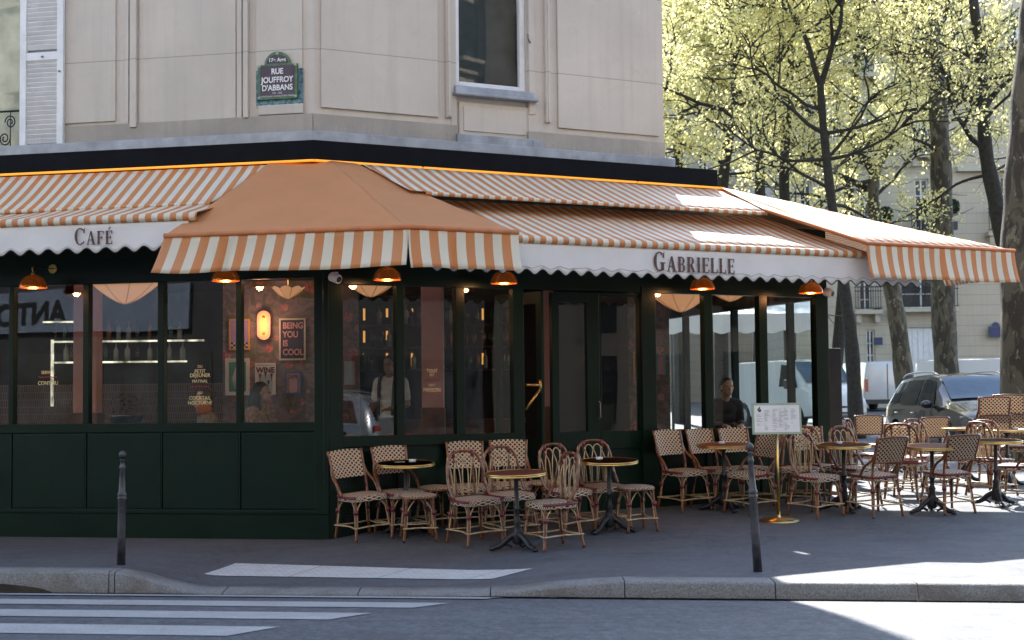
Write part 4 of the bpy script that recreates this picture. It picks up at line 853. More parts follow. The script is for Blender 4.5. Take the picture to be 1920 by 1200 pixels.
# bollards
def bollard(px, py, ptx, pty, label):
    P = onG(px, py); t = thing('bollard', label, 'bollard', P, 'dark pavement bollards'); d = onY(ptx, pty, P.y) - P; Hh = d.length; b = MB(); r = .034
    pr = [(r + .004, 0), (r + .002, .3), (r, .56), (r + .006, .57), (r + .006, .585), (r, .59), (r + .006, .6), (r + .006, .62), (r - .002, .63), (r - .013, .83), (r - .006, .84), (r - .006, .855), (r - .012, .862), (r - .018, .9), (r - .009, .905), (r - .011, .915)]
    b.lathe([(a, z * Hh) for a, z in pr], n=20); b.build('post', M['boll'], t); b = MB(); b.ball((0, 0, .955 * Hh), (.033, .033, .036), n=18, k=12); b.build('ball_finial', M['boll'], t)
    t.rotation_euler = V(0, 0, 1).rotation_difference(d.normalized()).to_euler(); return t
bollard(227, 1059, 230, 843, 'straight dark bollard on the left by the crossing'); bollard(1421, 1072, 1405, 827, 'leaning dark bollard in front of the menu stand')
# ================================================================== LAMPS, CAMERAS
_a = NT('amber_lamp_shade'); _a.set(col=_a.ramp(_a.noise(14), .3, .7, (.4, .11, .035), (.65, .24, .09)), rough=.2, metal=.9, em=(1, .24, .03), es=.015); M['amberglass'] = _a.mat
def dome(px, py, fr, p, label, on=True, armp=None, long=False):
    P = fr.P(px, py, p); t = thing('wall_lamp', label, 'lamp', P, 'copper dome lamps under the awning'); b = MB()
    pr = [(.145, -.055), (.146, -.05), (.14, -.02), (.12, .025), (.085, .06), (.045, .08), (.02, .087)]
    b.lathe(pr, n=32, caps=False); b.lathe([(a - .003, z - .002) for a, z in pr], n=32, caps=False); b.build('lamp_shade', M['amberglass'], t)
    b = MB(); b.ball((0, 0, -.0), .035); b.build('bulb', M['wlamp'] if on else M['white'], t)
    b = MB(); b.lathe([(.02, .085), (.02, .1), (.01, .11), (.006, .13)], n=12); W_ = (fr.pt((P - fr.o).dot(fr.u), 0, P.z + .12) - P); b.tube(bez([V(0, 0, .1), V(0, 0, .17), W_ * .5 + V(0, 0, .12), W_ + V(0, 0, .06)], 5), .007, 7); b.build('arm', M['brass'], t)
    b = MB(); n = -fr.n; b.tube([W_ + V(0, 0, .06), W_ + V(0, 0, .06) + fr.n * .015], .05, 16); b.build('rosette', M['brass'], t)
    ld = bpy.data.lights.new('bulb_light', 'POINT'); ld.energy = 3; ld.color = (1, .5, .2); ld.shadow_soft_size = .04; lo = bpy.data.objects.new('bulb_light', ld); COL.objects.link(lo); lo.parent = t; lo.location = (0, 0, -.05)
dome(62, 530, FL, .42, 'leftmost copper dome lamp hanging over the first window'); dome(423, 517, FL, .42, 'copper dome lamp under the orange awning at its left corner')
dome(726, 515, FR, .42, 'copper dome lamp over the left window of the door side'); dome(945, 522, FR, .42, 'copper dome lamp over the folding door left of the opening'); dome(1317, 533, FR, .42, 'copper dome lamp below the end of the word GABRIELLE'); dome(1520, 541, FR, .42, 'copper dome lamp at the far right end of the shopfront')
def cctv(P, dirv, label):
    t = thing('security_camera', label, 'security camera', P, 'white security cameras'); b = MB(); d = Vector(dirv).normalized(); b.tube([V(0, 0, .06), V(0, 0, 0)], .035, 14); b.tube([-d * .06, -d * .05, d * .045, d * .06], [.03, .05, .05, .045], 16); b.build('housing', M['white'], t); b = MB(); b.tube([d * .061, d * .066], .034, 14); b.build('lens', M['black'], t)
cctv(FR.P(628, 521, .06), (.8, -.6, -.35), 'white security camera on the corner post'); cctv(FR.P(1553, 549, .06), (.8, -.6, -.3), 'white security camera at the right end of the lintel')
# ================================================================== INTERIOR
def ibox(name, x0, x1, y0, y1, z0, z1, m, kind='structure'):
    b = MB(); b.box(x0, x1, y0, y1, z0, z1); return tag(b.build(name, m), kind=kind)
b = MB(); poly = [FL.pt(9, -.12, 0), FL.pt(0.1, -.12, 0), FR.pt(TR - .1, -.12, 0), E1 + V(-.1, 0, 0), V(2.2, 27, 0), V(-12, 27, 0)]
for p in poly: p.z = .09
b.face(poly[::-1]); IFL = mat('interior_floor_tiles', (.06, .045, .035), .35, var=.3); tag(b.build('interior_floor', IFL), kind='structure')
b = MB(); 
for p in poly: p.z = 3.05
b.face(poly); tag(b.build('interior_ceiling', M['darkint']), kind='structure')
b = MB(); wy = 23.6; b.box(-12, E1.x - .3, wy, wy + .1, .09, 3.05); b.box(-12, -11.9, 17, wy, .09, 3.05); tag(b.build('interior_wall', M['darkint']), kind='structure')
YW = 20.6; XW0, XW1 = onY(418, 700, YW).x, onY(672, 700, YW).x
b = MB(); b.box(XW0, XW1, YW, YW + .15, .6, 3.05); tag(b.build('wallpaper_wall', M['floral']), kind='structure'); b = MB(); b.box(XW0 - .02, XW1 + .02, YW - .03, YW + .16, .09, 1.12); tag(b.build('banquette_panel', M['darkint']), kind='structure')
XA, XBB = onY(1180, 700, 22).x, onY(1256, 700, 22).x; b = MB(); b.box(XA, XBB, 22, 22.15, .6, 3.05); tag(b.build('wallpaper_pier', M['floral']), kind='structure')
def frame_pic(px0, py0, px1, py1, Y, name, fm_, bgm, label, deco=None):
    a = onY(px0, py0, Y - .03); c = onY(px1, py1, Y - .03); t = thing(name, label, 'poster', ((a.x + c.x) / 2, Y - .01, (a.z + c.z) / 2), 'framed posters on the wallpaper'); w, h = (c.x - a.x) / 2, (a.z - c.z) / 2; fw = .022
    b = MB(); b.box(-w, w, -.02, .0, h - fw, h); b.box(-w, w, -.02, 0, -h, -h + fw); b.box(-w, -w + fw, -.02, 0, -h + fw, h - fw); b.box(w - fw, w, -.02, 0, -h + fw, h - fw); b.build('picture_frame', fm_, t)
    b = MB(); b.box(-w + fw, w - fw, -.012, -.004, -h + fw, h - fw); b.build('print', bgm, t)
    if deco: deco(t, w, h)
    return t
cm = lambda n, c: mat(n, c, .6, var=.05)
PK = cm('poster_pink', (.6, .33, .36)); CRM = cm('poster_cream', (.62, .58, .5)); NV = cm('poster_navy', (.03, .03, .07)); GRN = cm('poster_green', (.04, .24, .15)); YEL = cm('poster_yellow', (.6, .3, .03)); LIL = cm('poster_lilac', (.33, .24, .5)); BLU = cm('poster_blue', (.04, .12, .35)); SKY = cm('poster_sky', (.4, .52, .55)); DRK = cm('poster_maroon', (.12, .02, .05)); WHT = M['white']
def tx(t, s, size, x, z, m, bold=.004, sx=1, al='CENTER'): text_obj(s, size, t.location + V(x, -.0215, z), (1, 0, 0), (0, 0, 1), m, 'poster_lettering', t, bold=bold, sx=sx, align=al)
def d_being(t, w, h):
    for k, s in enumerate(('BEING', 'YOU', 'IS', 'COOL')): tx(t, s, .115, -w + .05, h - .135 - k * .118, PK, .0035, .84, 'LEFT')
def d_wine(t, w, h):
    tx(t, 'WINE', .1, 0, h - .125, DRK, .004, .95); b = MB()
    for x, z in ((-.07, .05), (.0, .07), (.08, .05), (-.05, -.05), (.04, -.04)): b.tube([V(x, -.015, z + .02), V(x, -.015, z - .03)], [.018, .006], 8); b.tube([V(x, -.015, z - .03), V(x, -.015, z - .07)], .004, 5)
    b.build('poster_art', DRK, t); b = MB(); b.box(-w + .045, w - .045, -.0135, -.0125, -h + .045, h - .15); b.build('poster_field', SKY, t)
def d_caf(t, w, h):
    tx(t, 'CAFFE?', .05, 0, h - .08, DRK, .002, .9); b = MB(); 
    for r_ in (.09, .075): b.tube([V(-r_ * .8, -.015, .06), V(-r_ * .8, -.015, -.1), V(-r_ * .5, -.015, -.14), V(r_ * .5, -.015, -.14), V(r_ * .8, -.015, -.1), V(r_ * .8, -.015, .06)], .003, 5, closed=True)
    b.build('poster_art', DRK, t)
def d_green(t, w, h):
    b = MB(); b.box(-w + .05, w - .05, -.0145, -.0125, -h + .05, h - .05); b.build('poster_field', GRN, t)
    b = MB(); b.tube([V(0, -.02, .17), V(0, -.02, .13), V(.0, -.02, .1), V(-.0, -.02, -.02), V(0, -.02, -.16)], [.012, .022, .035, .075, .04], 12)
    for v in b.v: v.y = -.0155 + (v.y + .02) * .02
    b.build('poster_art', CRM, t)
def d_yel(t, w, h):
    b = MB(); b.box(-w + .022, w - .022, -.0145, -.0125, -h + .1, h - .022); b.build('poster_field', LIL, t); b = MB()
    for i in range(7):
        for j in range(3):
            if (i + j) % 2 == 0: s = (2 * w - .05) / 7; b.box(-w + .025 + i * s, -w + .025 + (i + 1) * s, -.0155, -.0135, -h + .025 + j * .025, -h + .05 + j * .025)
    b.build('poster_art', NV, t); b = MB(); b.ball((0, -.015, -.02), (.05, .003, .07)); b.build('poster_art', YEL, t)
frame_pic(523, 597, 573, 675, YW, 'framed_poster', CRM, NV, 'dark poster reading BEING YOU IS COOL in pink letters', d_being)
frame_pic(478, 681, 517, 740, YW, 'framed_poster', WHT, WHT, 'WINE poster behind the woman with dark hair', d_wine)
frame_pic(534, 697, 565, 739, YW, 'framed_poster', BLU, PK, 'small blue-framed pink poster with an outlined cup', d_caf)
frame_pic(422, 672, 468, 741, YW, 'framed_poster', WHT, WHT, 'white-framed green poster behind the window mullion', d_green)
frame_pic(429, 598, 468, 656, YW, 'framed_poster', YEL, CRM, 'yellow-framed lilac poster with a checkered foot', d_yel)
frame_pic(642, 674, 668, 724, YW - .05, 'framed_poster', cm('poster_redframe', (.4, .08, .05)), SKY, 'red-framed pale poster at the left edge of the corner window')
frame_pic(1187, 660, 1204, 711, 21.95, 'framed_poster', YEL, NV, 'narrow dark poster beside the thick green door post'); frame_pic(1231, 665, 1248, 703, 21.95, 'framed_poster', cm('poster_teal', (.1, .35, .45)), PK, 'blue-framed poster at the left edge of the right windows')
# glowing wall sconce
P = onY(495, 610, YW - .06); t = thing('wall_sconce', 'glowing pink oval wall light between two posters', 'lamp', P); b = MB(); w, h = .065, .17
def oval(k, y): return [V(w * k * math.cos(q), y, h * (1 if False else 1) * 0 + (h - w) * (1 if math.sin(q) > 0 else -1) + w * k * math.sin(q)) for q in [math.pi * 2 * i / 32 + .01 for i in range(32)]]
b.prism(oval(1.35, -.03), V(0, .02, 0)); b.build('shade', emis('sconce_glass', (.9, .3, .16), .2), t); b = MB(); b.prism(oval(.8, -.034), V(0, .003, 0)); b.build('glow', emis('sconce_glow', (1, .3, .08), .4), t)
for z in (-.11, .11):
    b = MB(); b.ball((0, -.04, z), .02); b.build('stud', M['brass'], t)
ld = bpy.data.lights.new('sconce_light', 'POINT'); ld.energy = 2.2; ld.color = (1, .5, .28); ld.shadow_soft_size = .1; lo = bpy.data.objects.new('sconce_light', ld); COL.objects.link(lo); lo.parent = t; lo.location = (0, -.25, 0)
# fabric ceiling lamps
def petal(px, py, Y, R, label, e=16):
    P = onY(px, py, Y); t = thing('ceiling_lamp', label, 'lamp', P, 'fabric ceiling lamps inside the café'); b = MB(); n = 8
    def f(u, v):
        a = 2 * math.pi * u; lobe = 1 + .1 * abs(math.cos(a * n / 2)) * v; r = R * v * lobe; return (r * math.cos(a), r * math.sin(a), .26 * R / .42 * v ** 1.5 + .03 * abs(math.cos(a * n / 2)) * v - .0)
    b.grid(f, 64, 10); mt = NT('lamp_fabric'); mt.set(col=(.6, .36, .22), rough=.9, em=(.9, .42, .2), es=.14); b.build('lamp_shade', mt.mat, t); b = MB(); b.tube([(0, 0, .0), (0, 0, 3.05 - P.z)], .008, 6); b.ball((0, 0, .03), .02); b.build('stem', M['brass'], t)
    for k in range(n):
        b = MB(); a = 2 * math.pi * (k + .5) / n; b.tube([V(*f((k + .5) / n, v / 8)) - V(0, 0, .006) for v in range(9)], .004, 4); b.build('rib', M['brass'], t)
    ld = bpy.data.lights.new('lamp_light', 'POINT'); ld.energy = e * .28; ld.color = (1, .62, .36); ld.shadow_soft_size = .2; lo = bpy.data.objects.new('lamp_light', ld); COL.objects.link(lo); lo.parent = t; lo.location = (0, 0, .25)
petal(234, 570, 18.2, .4, 'pale fabric ceiling lamp behind the second left window'); petal(695, 557, 18.0, .36, 'fabric ceiling lamp behind the corner window'); petal(1277, 585, 20.3, .45, 'fabric ceiling lamp behind the left pane of the right windows'); petal(1370, 565, 21.0, .4, 'fabric ceiling lamp partly hidden above the right windows'); petal(540, 560, 20.0, .2, 'small pink fabric lamp above the posters', 5)
# pink columns
def col(px0, px1, Y, label, y1=775):
    a, c = onY(px0, 650, Y), onY(px1, 650, Y); t = thing('column', label, 'column', ((a.x + c.x) / 2, Y, .09), 'pink columns inside the café'); w = (c.x - a.x) / 2; zb = onY(px0, y1, Y).z - .09; b = MB(); b.box(-w, w, -.0, 2 * w, zb, 2.96); b.build('shaft', M['pink'], t, bevel=.01); b = MB(); b.box(-w - .01, w + .01, -.01, 2 * w + .01, 0, zb); b.build('base', M['wood'], t)
col(137, 181, 18.6, 'pink column behind the left windows'); col(790, 831, 18.6, 'pink column behind the TOUT EST FAIT MAISON lettering', 765); col(1020, 1038, 19.5, 'narrow pink column seen in the doorway', 763)
# counter back wall with tiles and brass shelves
YS = 21.6; tb0 = onY(-60, 700, YS).x; tb1 = onY(418, 700, YS).x; b = MB(); z0, z1 = .09, onY(200, 720, YS).z; b.box(tb0, tb1, YS, YS + .1, z0, z1); tag(b.build('tiled_wall', M['tiles']), kind='structure')
b = MB(); b.box(tb0, tb1, YS + .11, YS + .2, .09, 3.0); tag(b.build('rear_partition', mat('olive_partition', (.045, .042, .03), .8, var=.3, sc=2)), kind='structure')
t = thing('shelf_unit', 'brass edged shelves behind the left windows', 'shelves', (onY(240, 700, YS).x, YS - .15, .09)); GL2 = mat('lit_brass', (.95, .85, .55), .15, 1.0)
BRE = NT('brass_edge_glow'); BRE.set(col=(.9, .82, .55), rough=.3, metal=.6, em=(.9, .85, .65), es=BRE.m('MULTIPLY', BRE.ramp(BRE.noise(7, 6), .35, .7), .5))  # patchy emission paints a lit gleam into the brass edges
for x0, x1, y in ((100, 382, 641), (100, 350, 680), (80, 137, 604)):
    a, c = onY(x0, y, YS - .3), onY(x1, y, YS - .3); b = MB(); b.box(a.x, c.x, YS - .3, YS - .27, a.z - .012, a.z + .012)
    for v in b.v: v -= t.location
    e = b.build('shelf_edge', BRE.mat, t); b = MB(); b.box(a.x, c.x, YS - .27, YS, a.z - .015, a.z + .01)
    for v in b.v: v -= t.location
    b.build('shelf_board', M['wood'], t)
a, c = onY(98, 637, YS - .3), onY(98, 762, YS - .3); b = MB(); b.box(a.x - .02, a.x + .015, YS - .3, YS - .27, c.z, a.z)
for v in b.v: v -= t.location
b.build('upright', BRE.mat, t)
BOT = [mat('amber_bottle', (.3, .1, .02), .1, coat=1), mat('green_bottle', (.03, .1, .04), .1, coat=1), mat('clear_bottle', (.5, .48, .4), .1, coat=1), mat('dark_bottle', (.03, .02, .02), .1, coat=1)]
def bottle(P, k, lab):
    b = MB(); r = random.uniform(.032, .042); h = random.uniform(.26, .32); b.lathe([(0, 0), (r, 0), (r, h * .6), (r * .35, h * .76), (r * .33, h), (0, h)], P, 10); return tag(b.build('bottle', BOT[k % 4]), lab, 'bottle', 'bottles standing on the bar shelves')
zsh = [onY(200, 641, YS - .3).z + .01, onY(200, 680, YS - .3).z + .01]; nb = 0
for z in zsh:
    for i in range(13):
        px = 105 + i * 20 + random.uniform(-5, 5); bottle(V(onY(px, 650, YS).x, YS - .13, z), random.randint(0, 3), 'bottle on the brass edged shelves behind the left windows')
# bar with lit shelves behind the right face
YB = 23.2; t = thing('back_bar', 'dark back bar with amber lit shelves seen through the corner windows', 'bar', (onY(820, 700, YB).x, YB, .09)); AMB = emis('amber_shelf_light', (1, .45, .1), .22)
for y in (610, 652, 694):
    a, c = onY(655, y, YB), onY(975, y, YB); b = MB(); b.box(a.x, c.x, YB - .25, YB + .1, a.z - .02, a.z)
    for v in b.v: v -= t.location
    b.build('shelf_board', M['wood'], t)
    for px in range(668, 975, 15):
        if random.random() < .72: bottle(V(onY(px + random.uniform(-4, 4), y, YB).x, YB - .1, a.z + .001), random.randint(0, 3), 'bottle on the back bar behind the corner windows')
    for px in (682, 725, 772, 852, 905, 940):
        if random.random() < .75:
            P = onY(px, y - 22, YB); b = MB(); b.box(P.x - .015, P.x + .015, YB + .05, YB + .08, P.z - random.uniform(.03, .12), P.z + .08)
            for v in b.v: v -= t.location
            b.build('shelf_light', AMB, t)
b = MB(); a, c = onY(700, 770, 20.9), onY(980, 770, 20.9); b.box(a.x, c.x, 21.2, 21.9, .09, 1.12); b.box(a.x - .05, c.x + .05, 21.15, 21.95, 1.12, 1.17)
for v in b.v: v -= t.location
b.build('counter', M['wood'], t)
# inside tables and red chairs
def intable(px, Y, label, w=.6):
    P = onY(px, 800, Y); t = thing('dining_table', label, 'table', (P.x, Y, .09), 'wooden tables inside the café'); b = MB(); b.box(-w / 2, w / 2, -.3, .3, .72, .75); b.build('tabletop', mat('oak_top', (.25, .1, .04), .35), t, bevel=.005); b = MB(); b.tube([(0, 0, 0), (0, 0, .72)], .03, 10); b.lathe([(.2, 0), (.2, .02), (.03, .04)], n=16); b.build('pedestal', M['iron'], t); return t
intable(800, 17.9, 'table just inside the window under the TOUT EST FAIT MAISON lettering', 1.0); intable(925, 18.1, 'table just inside the folding door window', .8); intable(1275, 19.6, 'table with glasses inside the right windows', .9); intable(1400, 20.6, 'table where the man sits inside the right windows', .9); intable(540, 18.5, 'table in front of the woman inside the left windows', .7)
def redchair(px, Y, rz, label):
    P = onY(px, 800, Y); t = thing('red_chair', label, 'chair', (P.x, Y, .09), 'red slatted chairs inside the café', R_(rz)); b = MB(); H = [V(.2 * math.cos(q) * (1.02), .19 + .05 * math.sin(q), .45 + .5 * math.sin(q) ** .7) for q in [math.pi * i / 16 for i in range(17)]]; b.tube(H, .013, 7)
    for i in range(1, 8): x = -.2 + .05 * i; b.tube([V(x, .19, .46), V(x, .235, .45 + .5 * (max(0, 1 - (x / .205) ** 2)) ** .35)], .008, 5)
    b.build('backrest', M['red'], t); b = MB(); b.box(-.2, .2, -.2, .2, .43, .46); b.build('seat', M['red'], t, bevel=.01)
    for x, y in ((-.18, -.18), (.18, -.18), (.18, .18), (-.18, .18)): b = MB(); b.tube([(x, y, .43), (x * 1.1, y * 1.1, 0)], .012, 6); b.build('leg', M['red'], t)
for px, Y, rz, lab in ((663, 17.6, 20, 'red slatted chair at the left of the corner window'), (738, 17.9, 10, 'red slatted chair in the middle of the corner windows'), (765, 18.6, 180, 'red slatted chair in front of the waiter'), (910, 17.9, 10, 'red slatted chair behind the folding door glass'), (930, 18.7, 180, 'second red slatted chair behind the folding door glass'), (1186, 19.5, 0, 'red slatted chair inside beside the thick post'), (1250, 20.3, 30, 'red slatted chair at the left table inside the right windows'), (1440, 20.2, 180, 'red slatted chair near the man inside the right windows')): redchair(px, Y, rz, lab)
for px, Y in ((1268, 19.6), (1290, 19.6), (1390, 20.5), (1412, 20.5), (1440, 20.5)):
    P = onY(px, 800, Y); b = MB(); b.lathe([(.028, 0), (.034, .12), (.031, .12), (.026, .01), (0, .01)], (P.x, Y + random.uniform(-.1, .1), .842), 14); tag(b.build('drinking_glass', BOT[2]), 'drinking glass on an indoor table behind the right windows', 'glass', 'drinking glasses on the indoor tables')
# plant pot
P = onY(236, 795, 17.6); t = thing('potted_plant', 'leafy plant in a dark glossy pot inside the second left window', 'plant', (P.x, 17.6, 1.0)); b = MB(); b.lathe([(.13, 0), (.19, .28), (.2, .3), (.18, .3), (.17, .27), (0, .27)], n=24); b.build('pot', mat('glossy_pot', (.01, .02, .022), .1, coat=1), t); b = MB(); b.box(-.3, .3, -.2, .2, -.91, 0); b.build('ledge', M['wood'], t); b = MB()
for i in range(90):
    q = random.uniform(0, 6.28); r = random.uniform(.02, .22); c = V(r * math.cos(q), r * math.sin(q), random.uniform(.28, .55) - r * .3); d = V(random.gauss(0, 1), random.gauss(0, 1), random.gauss(0, .6)).normalized() * .045; e = d.cross(V(0, 0, 1)).normalized() * .02; b.face([c, c + d * .5 + e, c + d, c + d * .5 - e])
b.build('foliage', M['box'], t)
# ================================================================== PEOPLE
def human(label, loc, rz, pose, top, skin, hairlen, haircol, legm=None, apron=None, lean=0, turn=0, arm=None):
    t = thing('person', label, 'person', loc, None, rz); sit = pose == 'sit'; hz = .5 if sit else .93
    L = lambda x, y, z: V(x, y - lean * max(0, z - .1), hz + z)
    def capsule(b, pts, rs, n=12, flat=1): b.tube(bez(pts, 3), [rs[min(len(rs) - 2, i // 3)] + (rs[min(len(rs) - 1, i // 3 + 1)] - rs[min(len(rs) - 2, i // 3)]) * ((i % 3) / 3) if i < 3 * (len(rs) - 1) else rs[-1] for i in range(3 * (len(pts) - 1) + 1)], n); b.ball(pts[0], rs[0]); b.ball(pts[-1], rs[-1])
    sh = .48; HC = L(0, -.03, sh + .2); R3 = Matrix.Rotation(turn, 3, 'Z')
    def head(b, grow=0):
        C = HC
        b.ball(C + V(0, .015, .035), (.077, .095, .088), n=24, k=16); b.ball(C + R3 @ V(0, -.03, -.04), (.058, .066, .075), n=20, k=14); b.ball(C + R3 @ V(0, -.06, -.088), (.026, .024, .02))
        b.tube([C + R3 @ V(0, -.088, .01), C + R3 @ V(0, -.112, -.028)], [.009, .017], 8); b.ball(C + R3 @ V(0, -.103, -.032), (.017, .014, .011)); b.ball(C + R3 @ V(0, -.09, -.062), (.024, .012, .007)); b.ball(C + R3 @ V(0, -.088, -.073), (.02, .011, .007))
        for s in (-1, 1): b.ball(C + R3 @ V(s * .079, .005, -.01), (.012, .022, .03)); b.ball(C + R3 @ V(s * .03, -.082, .022), (.018, .012, .006))
    b = MB(); head(b); capsule(b, [L(0, 0, sh + .02), L(0, -.012, sh + .08), HC + V(0, .01, -.05)], [.062, .054, .054])
    def torso(b, g=0):
        for z, rx, ry in ((-.02, .165, .12), (.08, .15, .105), (.2, .145, .105), (.32, .165, .115), (.42, .17, .105)): b.ball(L(0, 0, z), (rx + g, ry + g, .1 + g), n=20, k=12)
        capsule(b, [L(-.17, .0, sh - .02), L(0, .01, sh), L(.17, 0, sh - .02)], [.062 + g, .068 + g, .062 + g])
    torso(b)
    arms = arm or {1: (V(.21, -.08, .22), V(.12, -.33, .2)), -1: (V(-.21, -.08, .22), V(-.12, -.33, .2))}
    for s in (-1, 1):
        e, h = arms[s]; S0 = L(s * .185, 0, sh - .03); El = L(e.x, e.y, e.z); Hn = L(h.x, h.y, h.z); capsule(b, [S0, S0.lerp(El, .5), El], [.05, .045, .038]); capsule(b, [El, El.lerp(Hn, .5), Hn], [.038, .034, .025]); d = (Hn - El).normalized(); sd_ = d.cross(V(0, 0, 1)).normalized(); b.ball(Hn + d * .04, (.036, .036, .022))
        for k in range(4):
            o = Hn + d * .06 + sd_ * (.024 - .016 * k); ln = (.05, .06, .056, .044)[k]; b.tube([o, o + d * ln * .6 - V(0, 0, .004), o + d * ln - V(0, 0, .018)], [.0095, .009, .0075], 6)
        o = Hn + d * .02 - sd_ * (-.03 * s); b.tube([o, o + d * .035 + sd_ * .02 * s, o + d * .06 + sd_ * .018 * s - V(0, 0, .01)], [.011, .0105, .009], 6)
    LG = []
    for s in (-1, 1):
        H0 = L(s * .095, 0, -.02)
        K, A = (V(s * .12, -.44, .5), V(s * .13, -.42, .08)) if sit else (V(s * .1, -.03 * s, .5), V(s * .11, .03 * s, .08)); LG.append((H0, K, A)); capsule(b, [H0, H0.lerp(K, .5), K], [.09, .075, .055]); capsule(b, [K, K.lerp(A, .45), A], [.055, .052, .038]); b.ball(A + V(0, -.06, -.04), (.04, .11, .035))
    def remesh(b, nm, m, vox=.011, parent=t):
        o = b.build(nm, m, parent); md = o.modifiers.new('r', 'REMESH'); md.mode = 'VOXEL'; md.voxel_size = vox; md.use_smooth_shade = True; sm_ = o.modifiers.new('s', 'SMOOTH'); sm_.factor = .5; sm_.iterations = 2
        dg = bpy.context.evaluated_depsgraph_get(); dg.update(); me = bpy.data.meshes.new_from_object(o.evaluated_get(dg)); o.modifiers.clear(); o.data = me; me.materials.clear(); me.materials.append(m); return o
    body = remesh(b, 'body', skin, .0085)
    b = MB(); torso(b, .014)
    for s in (-1, 1):
        e, h = arms[s]; S0 = L(s * .185, 0, sh - .03); El = L(e.x, e.y, e.z); Hn = L(h.x, h.y, h.z); short = apron is not None; capsule(b, [S0, S0.lerp(El, .5), S0.lerp(El, .7 if short else 1)], [.066, .06, .055])
        if not short: capsule(b, [El, El.lerp(Hn, .45), El.lerp(Hn, .88)], [.055, .048, .042])
    b.ball(L(0, .0, -.06), (.18, .14, .1)); remesh(b, 'top', top)
    b = MB()
    for H0, K, A in LG: capsule(b, [H0, H0.lerp(K, .5), K], [.1, .085, .066]); capsule(b, [K, K.lerp(A, .5), A], [.066, .062, .055])
    b.ball(L(0, 0, -.05), (.17, .13, .1)); remesh(b, 'trousers', legm or M['black'])
    b = MB()
    for H0, K, A in LG: b.ball(A + V(0, -.06, -.035), (.05, .125, .045))
    b.build('shoes', M['black'], t)
    b = MB(); C = HC; b.ball(C + V(0, .03, .05), (.087, .1, .09), n=24, k=14); b.ball(C + V(0, .06, -.01), (.078, .07, .08))
    if hairlen > 0:
        for s in (-1, 1): capsule(b, [C + R3 @ V(s * .068, .03, .04), C + R3 @ V(s * .088, .03, -.06), C + R3 @ V(s * .08, .01, -.12 - hairlen * .6), C + R3 @ V(s * .075, -.02, -.14 - hairlen)], [.035, .04, .04, .022])
        capsule(b, [C + R3 @ V(0, .08, .0), C + R3 @ V(0, .1, -.1), C + R3 @ V(0, .1, -.12 - hairlen)], [.06, .07, .04])
    elif hairlen < 0: b.ball(C + V(0, .06, .12), .05)
    o = remesh(b, 'hair', haircol); b = MB()
    for s in (-1, 1): b.ball(C + R3 @ V(s * .03, -.089, .012), (.011, .006, .006))
    b.build('eyes', M['black'], t)
    if apron:
        b = MB(); b.grid(lambda u, v: L(-.19 + .38 * u, -.15 - .05 * math.sin(math.pi * u) , .02 - .42 * v), 8, 6); b.grid(lambda u, v: L(-.15 + .3 * u, .0 + .15 + .02 * math.sin(math.pi * u), .02 - .3 * v), 8, 6)
        for s in (-1, 1): b.tube(bez([L(s * .1, .14, .02), L(s * .105, .145, .3), L(s * .11, .08, .53), L(s * .11, -.09, .5), L(s * .1, -.14, .05)], 5), .018, 6)
        solid(b.build('apron', apron, t), .006)
    return t
CO = mat('brown_coat', (.3, .21, .16), .9, var=.3, sc=30, bump=.4, bsc=60); TP = mat('tan_jacket', (.24, .18, .13), .9, var=.25, sc=25); WT = mat('white_tshirt', (.7, .7, .7), .9); BL = mat('black_jumper', (.015, .015, .018), .9)
def seatloc(px, py, Y, hh): P = onY(px, py, Y); return V(P.x, Y, P.z - hh)
# woman: head centre about (498,735)
human('woman with long dark hair in a brown coat seated inside the left windows', seatloc(488, 736, 17.75, 1.19), R_(62), 'sit', CO, M['skin1'], .2, M['hair'], turn=R_(18))
human('person with an orange scarf bent forward at a table behind the third left window', seatloc(396, 752, 17.7, 1.17), R_(-62), 'sit', TP, M['skin1'], 0, mat('brown_hair', (.06, .03, .018), .6), lean=.12)
b = MB(); P = onY(383, 768, 17.6); b.ball(P, (.1, .07, .07)); b.ball(P + V(.02, 0, -.07), (.07, .05, .06)); tag(b.build('scarf', mat('orange_scarf', (.45, .13, .04), .9, bump=.5, bsc=40)), 'rust orange scarf around the neck of the bent person', 'scarf')
human('man in a dark jumper looking down at a table behind the right windows', seatloc(1352, 728, 19.75, 1.17), R_(14), 'sit', BL, M['skin1'], 0, M['hair'], lean=.3)
human('waiter in a white T-shirt and dark apron straps standing behind the corner windows', V(onY(733, 760, 19.6).x, 19.6, onY(735, 685, 19.6).z - 1.61), R_(-25), 'stand', WT, M['skin2'], 0, M['hair'], apron=mat('dark_apron', (.03, .035, .05), .8), arm={1: (V(.25, -.02, .18), V(.12, -.26, .13)), -1: (V(-.25, .02, .2), V(-.2, -.2, .05))})
